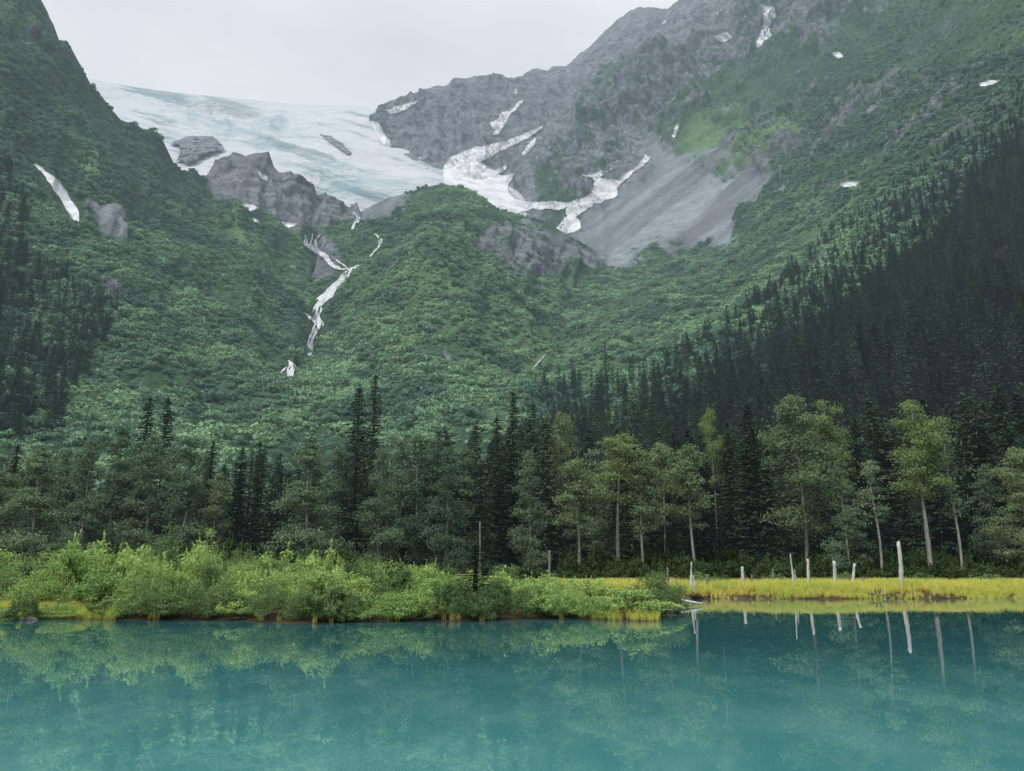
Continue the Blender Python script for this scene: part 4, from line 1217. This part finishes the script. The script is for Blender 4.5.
# small bushes on the meadow
for x, Y, top, w, lab in ((660, 70, 573, 22, 'small pale bush left of the first white snag'), (703, 74, 571, 34, 'grey-green bush right of the first white snag'), (722, 76, 574, 24, 'tiny bush on the meadow behind the short snags'),
                          (774, 78, 572, 30, 'low bush at the back of the meadow left of the tall split snag'), (842, 76, 571, 24, 'pale bush between two thin snags'), (925, 79, 572, 36, 'low bush on the meadow right of the thickest snag'),
                          (985, 79, 573, 44, 'wide low bush at the back of the meadow by the right edge')):
    shrub(x, Y, top, w, True, lab, 'small bushes on the meadow', 1)

# ---------------------------------------------------------------- sedge meadow
GT = []
for k in range(4):
    g = Geo(); n = 26
    V, Fq, A = [], [], []
    for b in range(n):
        a = rnd.random() * 6.28; r0 = .22 * math.sqrt(rnd.random()); x0, y0 = r0 * math.cos(a), r0 * math.sin(a)
        h = rnd.uniform(.55, 1.0); bend = rnd.uniform(.05, .4) * h; ba = rnd.random() * 6.28; w = rnd.uniform(.012, .022)
        sxd, syd = -math.sin(ba) * w, math.cos(ba) * w
        prev = None
        for t in (0, .55, 1):
            cx_, cy_, cz_ = x0 + bend * t * t * math.cos(ba), y0 + bend * t * t * math.sin(ba), h * t * (1 - .12 * t)
            ww = 1 - .75 * t
            i0 = len(V); V += [(cx_ - sxd * ww, cy_ - syd * ww, cz_), (cx_ + sxd * ww, cy_ + syd * ww, cz_)]; A += [t * h, t * h]
            if prev is not None: Fq.append((prev, prev + 1, i0 + 1, i0))
            prev = i0
    g.v, g.f, g.n, g.a = [np.array(V)], [np.array(Fq)], len(V), [np.array(A)]
    GT.append(hidden_proto('sedge_source', g.mesh('sedge_source', M['grass'])))
n = 26000
gx_ = rng.uniform(4, 62, n); gy_ = 58.0 + rng.random(n) ** 1.3 * 24
s = gy_ - shore(gx_)
den = np.clip(.55 + fbm(np.stack([gx_ / 3.5, gy_ / 3.5, gx_ * 0], -1), 3, seed=66) * 1.3, .05, 1)
ok = (s > -.5) & (rng.random(n) < den)
gx_, gy_, s = gx_[ok], gy_[ok], s[ok]
sc1 = rng.uniform(.55, 1.15, len(gx_)) * np.clip(.45 + s * .22, .4, 1)
G1 = np.stack([gx_, gy_, land_h(gx_, gy_) - .03], -1)
n = 5200
hx = rng.uniform(-24, 7.5, n); hs_ = rng.random(n) ** 1.5 * 3.2 - .25
hy = shore(hx) + hs_
pxh = hx / hy * F + W / 2
pr = np.where(pxh < 130, .9, np.where(pxh > 590, .35, .015))
ok = rng.random(n) < pr
G2 = np.stack([hx[ok], hy[ok], land_h(hx[ok], hy[ok]) - .03], -1); sc2 = rng.uniform(.3, .62, len(G2))
scatter('sedge_grass', np.concatenate([G1, G2]), np.concatenate([sc1, sc2]), GT, 'yellow-green sedge grass with orange-brown stems along the shore', 'grass')

# ---------------------------------------------------------------- snags and driftwood
def snag_mesh(h, r0, r1, lean=0.0, split=False, jag=True, mat='dead_wood'):
    g = Geo(); n = 14; seg = 9
    th = np.arange(seg) * 2 * math.pi / seg
    t = np.linspace(0, 1, n)
    rad = r1 + (r0 - r1) * (1 - t) ** (2.2 if r0 > 2.2 * r1 else 1)
    V = []
    ph = rnd.random() * 9
    for i in range(n):
        rr = rad[i] * (1 + .16 * np.sin(th * 3 + ph) * (1 - t[i] * .5) + .08 * rng.normal(size=seg))
        z = h * t[i] + (0 if i < n - 1 or not jag else rng.uniform(-.10, .06, seg) * min(h, 2.0))
        V.append(np.stack([rr * np.cos(th) + lean * h * t[i] + .018 * math.sin(t[i] * 4 + ph) * h * .3, rr * np.sin(th) + .02 * math.cos(t[i] * 5 + ph) * h, np.broadcast_to(z, th.shape)], -1))
    V = np.concatenate(V + [[[lean * h + .0054 * math.sin(4 + ph) * h, 0, h * (1.03 if r1 < .05 else .985)]]])
    i = np.arange(n - 1)[:, None] * seg; j = np.arange(seg)[None]
    f = np.stack([i + j, i + (j + 1) % seg, i + seg + (j + 1) % seg, i + seg + j], -1).reshape(-1, 4)
    b = (n - 1) * seg; tip = len(V) - 1
    g.add(V, f)
    capf = np.array([[b + k, b + (k + 1) % seg, tip, tip] for k in range(seg)])
    if split:
        s = np.linspace(0, 1, 6)[:, None]
        g.tube(np.array([[r0 * .9, -.05, 0]]) + np.array([[-.35 * r0, 0, h * .62]]) * s, np.linspace(r0 * .55, .015, 6), 6)
        g.tube(np.array([[-r0 * .8, -.06, 0]]) + np.array([[.4 * r0, 0, h * .34]]) * s, np.linspace(r0 * .4, .015, 6), 6)
    V2, F2 = np.concatenate(g.v), np.concatenate(g.f)
    return make_mesh('snag', V2, F2, M[mat], {'tint': np.zeros(len(V2))}, False, tris=capf[:, :3])

SNAGS = [  # px, top, depth, base width px, top width px, lean px, split, mat, label
 (668, 568, 67, 2.5, 1.2, 0, False, 'dead_grey', 'thin dull grey snag among bushes left of the first white snag'),
 (672, 580, 64, 2.8, 1.5, 0, False, 'dead_wood', 'very short stub of a snag just left of the first white snag'),
 (691, 563, 61, 8.0, 1.3, 1, True, 'dead_wood', 'white snag with flared base and sharp tip at the left meadow end'),
 (708, 577, 66, 3.0, 1.8, 0, False, 'dead_grey', 'short blunt post-like snag right of the flared white snag'),
 (742.5, 567, 67, 3.0, 1.8, 1, False, 'dead_wood', 'thin upright snag standing alone left of a shorter one'),
 (752.7, 575, 67, 2.4, 1.2, 0, False, 'dead_grey', 'shorter thin snag right of the lone upright one'),
 (793, 555, 65, 5.0, 1.1, -1, True, 'dead_wood', 'tall pointed white snag with a split splintered side'),
 (806.6, 560, 64, 2.8, 1.6, 3, False, 'dead_wood', 'curved slim white snag right of the split one'),
 (835, 561, 66, 2.9, 2.0, 0, False, 'dead_wood', 'straight slim snag near the middle of the meadow'),
 (851, 564, 66, 2.8, 1.5, 5, False, 'dead_wood', 'thin snag leaning to the right'),
 (864, 577, 67, 2.2, 1.2, 0, False, 'dead_grey', 'tiny stub right of the leaning snag'),
 (899, 542, 64, 4.4, 3.2, 1, False, 'dead_wood', 'thickest tallest white snag with a blunt broken top'),
 (931, 537, 88, 1.8, .6, 0, False, 'dead_wood', 'small pointed white snag in the dark undergrowth behind the meadow'),
 (480, 522, 72, 3.4, 1.0, 0, False, 'dead_grey', 'tall pointed grey snag in front of the central spruces'),
 (549.5, 551, 74, 2.6, 1.4, 0, False, 'dead_grey', 'short grey snag behind the bushes right of centre'),
 (774, 569, 70, 2.0, 1.0, 0, False, 'dead_grey', 'faint thin grey stick of a snag left of the split white snag'),
 (690, 540, 80, 0, 0, 0, False, '', ''),
 (643, 0, 0, 0, 0, 0, False, '', ''),
]
for (x, top, Y, bw, tw, ln, split, mat, lab) in SNAGS:
    if not lab: continue
    X = float(ray(x, top + 15)[0] * Y); z = land_z(X, Y) - .1
    h = height_at(top, Y) - z
    me = snag_mesh(h, bw / F * Y / 2 * (1.25 if bw < 3.5 else .95), tw / F * Y / 2 * (1.4 if bw < 3.5 else 1.0), ln / F * Y / h, split, True, mat)
    tag(obj('snag', me, None, (X, Y, z)), lab, 'dead tree', 'dead snags on the meadow')

# uprooted stump with a pale log lying in the water
def stump():
    X, Y = float(ray(679, 600)[0] * 47), 47.0
    e = bpy.data.objects.new('driftwood_stump', None); C.objects.link(e); e.location = (X, Y, 0)
    tag(e, 'dark uprooted stump with pale log lying in the water off the left shore tip', 'driftwood')
    g = Geo()
    for k in range(13):
        a = k * .52 + rnd.uniform(-.2, .2); L = rnd.uniform(.25, .5)
        s = np.linspace(0, 1, 6)[:, None]
        d = np.array([math.cos(a), -.35 * rnd.random(), math.sin(a) * .7])
        bend = rng.normal(size=3) * .22
        pts_ = np.array([[-.55, 0, .32]]) + d * L * s + bend * s * s
        g.tube(pts_, np.linspace(.12, .022, 6), 6)
    g.tube(np.array([[-.8, 0, .32], [-.5, .05, .34], [-.1, .1, .3], [.15, .12, .26]]), [.2, .3, .24, .18], 8)
    obj('root_plate', g.mesh('root_plate', M['root_wood'], True), e)
    g = Geo(); s = np.linspace(0, 1, 9)[:, None]
    g.tube(np.array([[-.1, .05, .34]]) + np.array([[1.35, -.4, -.22]]) * s, np.linspace(.10, .045, 9), 8)
    g.tube(np.array([[-.3, -.05, .14]]) + np.array([[.9, -.1, -.06]]) * s, np.linspace(.06, .03, 9), 6)
    obj('log', g.mesh('log', M['dead_wood'], True), e)
stump()
def roots(x, Y, n, size, mat, lab, name='driftwood'):
    X = float(ray(x, 598)[0] * Y); g = Geo()
    for k in range(n):
        a = rnd.uniform(-.3, 3.4); L = size * rnd.uniform(.5, 1.1); s = np.linspace(0, 1, 6)[:, None]
        d = np.array([math.cos(a), rnd.uniform(-.5, .2), .55 * abs(math.sin(a))])
        g.tube(np.array([[0, 0, .12]]) + d * L * s + rng.normal(size=3) * .3 * size * s * s, np.linspace(.10 * size + .02, .02, 6), 6)
    g.tube(np.array([[-.5, 0, .1], [-.1, 0, .22], [.3, .05, .18], [.7, .1, .05]]) * size, np.array([.1, .2, .17, .06]) * size + .02, 8)
    tag(obj(name, g.mesh(name, M[mat], True), None, (X, Y, .0)), lab, 'driftwood', 'driftwood along the meadow edge')
roots(697, 58.5, 9, .75, 'root_wood', 'dark brown root clump at the foot of the flared white snag')
roots(710, 58.8, 5, .55, 'root_wood', 'small dark stump beside the brown root clump')
roots(808, 58.8, 7, .75, 'dead_grey', 'pale tangle of driftwood below the curved slim snag')
roots(879, 58.9, 10, .8, 'dead_grey', 'bleached driftwood root at the water edge below the thickest snag')
# flat stones at the left water edge
def stone(x, Y, w, lab):
    X = float(ray(x, 612)[0] * Y); th = np.linspace(0, 2 * math.pi, 17)[:-1]; V = []
    prof = [(1.0, -.2), (1.02, .1), (.85, .42), (.5, .6), (.05, .66)]
    for r0, z in prof:
        for k, a in enumerate(th):
            V.append((r0 * w * (1 + .2 * math.sin(a * 2 + x) + .1 * math.sin(5 * a)) * math.cos(a), r0 * w * .6 * math.sin(a), z * w * .5 * (1 + .15 * math.sin(3 * a + x))))
    i = np.arange(len(prof) - 1)[:, None] * 16; j = np.arange(16)[None]
    f = np.stack([i + j, i + (j + 1) % 16, i + 16 + (j + 1) % 16, i + 16 + j], -1).reshape(-1, 4)
    me = make_mesh('shore_rock', np.array(V), f, M['dead_grey'], None, True)
    tag(obj('shore_rock', me, None, (X, Y, 0)), lab, 'rock', 'rocks at the water edge')
stone(28, float(shore(x_at(28, 34))) + .1, .42, 'flat dark rock at the water edge near the left side of the picture')
#stone(506, float(shore(x_at(506, 34))) - .15, .36, 'pale flat stone at the water edge under the bushes')

# ---------------------------------------------------------------- world, sun, camera
SUN_EL, SUN_AZ = R(50), R(238)      # azimuth clockwise from +Y
w = bpy.data.worlds.new('World'); scene.world = w; w.use_nodes = True
nt = w.node_tree; nt.nodes.clear()
sky = nt.nodes.new('ShaderNodeTexSky'); sky.sky_type = 'NISHITA'; sky.sun_disc = False; sky.sun_elevation = SUN_EL; sky.sun_rotation = SUN_AZ
b1 = nt.nodes.new('ShaderNodeBackground'); b1.inputs[1].default_value = .08; nt.links.new(sky.outputs[0], b1.inputs[0])
tc = nt.nodes.new('ShaderNodeTexCoord'); mp = nt.nodes.new('ShaderNodeMapping'); mp.inputs['Scale'].default_value = (1.2, 1.2, 2.6)
sepw = nt.nodes.new('ShaderNodeSeparateXYZ'); nt.links.new(tc.outputs['Generated'], sepw.inputs[0])
mr = nt.nodes.new('ShaderNodeMapRange'); mr.interpolation_type = 'SMOOTHSTEP'; mr.inputs[1].default_value = .58; mr.inputs[2].default_value = 1; mr.inputs[3].default_value = 1; mr.inputs[4].default_value = 2.7
nt.links.new(sepw.outputs[2], mr.inputs[0])
nt.links.new(tc.outputs['Generated'], mp.inputs[0])
nz = nt.nodes.new('ShaderNodeTexNoise'); nz.inputs['Scale'].default_value = 2.2; nz.inputs['Detail'].default_value = 5; nz.inputs['Roughness'].default_value = .5
nt.links.new(mp.outputs[0], nz.inputs['Vector'])
cr = nt.nodes.new('ShaderNodeValToRGB'); cr.color_ramp.elements[0].position = .3; cr.color_ramp.elements[1].position = .7
cr.color_ramp.elements[0].color = (.72, .76, .83, 1); cr.color_ramp.elements[1].color = (.92, .95, .98, 1)
nt.links.new(nz.outputs[0], cr.inputs[0])
b2 = nt.nodes.new('ShaderNodeBackground'); nt.links.new(mr.outputs[0], b2.inputs[1]); nt.links.new(cr.outputs[0], b2.inputs[0])
mx = nt.nodes.new('ShaderNodeMixShader'); mx.inputs[0].default_value = .93
nt.links.new(b1.outputs[0], mx.inputs[1]); nt.links.new(b2.outputs[0], mx.inputs[2])
wo = nt.nodes.new('ShaderNodeOutputWorld'); nt.links.new(mx.outputs[0], wo.inputs[0])

sl = bpy.data.lights.new('sun', 'SUN'); sl.energy = 2.3; sl.angle = R(10); sl.color = (1, .96, .9)
so = bpy.data.objects.new('sun', sl); C.objects.link(so)
dirv = Vector((math.sin(SUN_AZ) * math.cos(SUN_EL), math.cos(SUN_AZ) * math.cos(SUN_EL), math.sin(SUN_EL)))
so.rotation_euler = dirv.to_track_quat('Z', 'Y').to_euler()

cam = bpy.data.cameras.new('camera'); co = bpy.data.objects.new('camera', cam); C.objects.link(co)
co.location = (0, 0, EYE); co.rotation_euler = (R(90) + PITCH, 0, 0)
cam.sensor_fit = 'HORIZONTAL'; cam.sensor_width = 36; cam.lens = 36 * F / W
cam.clip_start = .1; cam.clip_end = 30000
scene.camera = co
scene.view_settings.view_transform = 'Standard'; scene.view_settings.look = 'None'; scene.view_settings.exposure = 0; scene.view_settings.gamma = 1
cy = scene.cycles
cy.max_bounces = 5; cy.diffuse_bounces = 2; cy.glossy_bounces = 2; cy.transmission_bounces = 2; cy.transparent_max_bounces = 4
cy.caustics_reflective = False; cy.caustics_refractive = False
cy.use_denoising = True
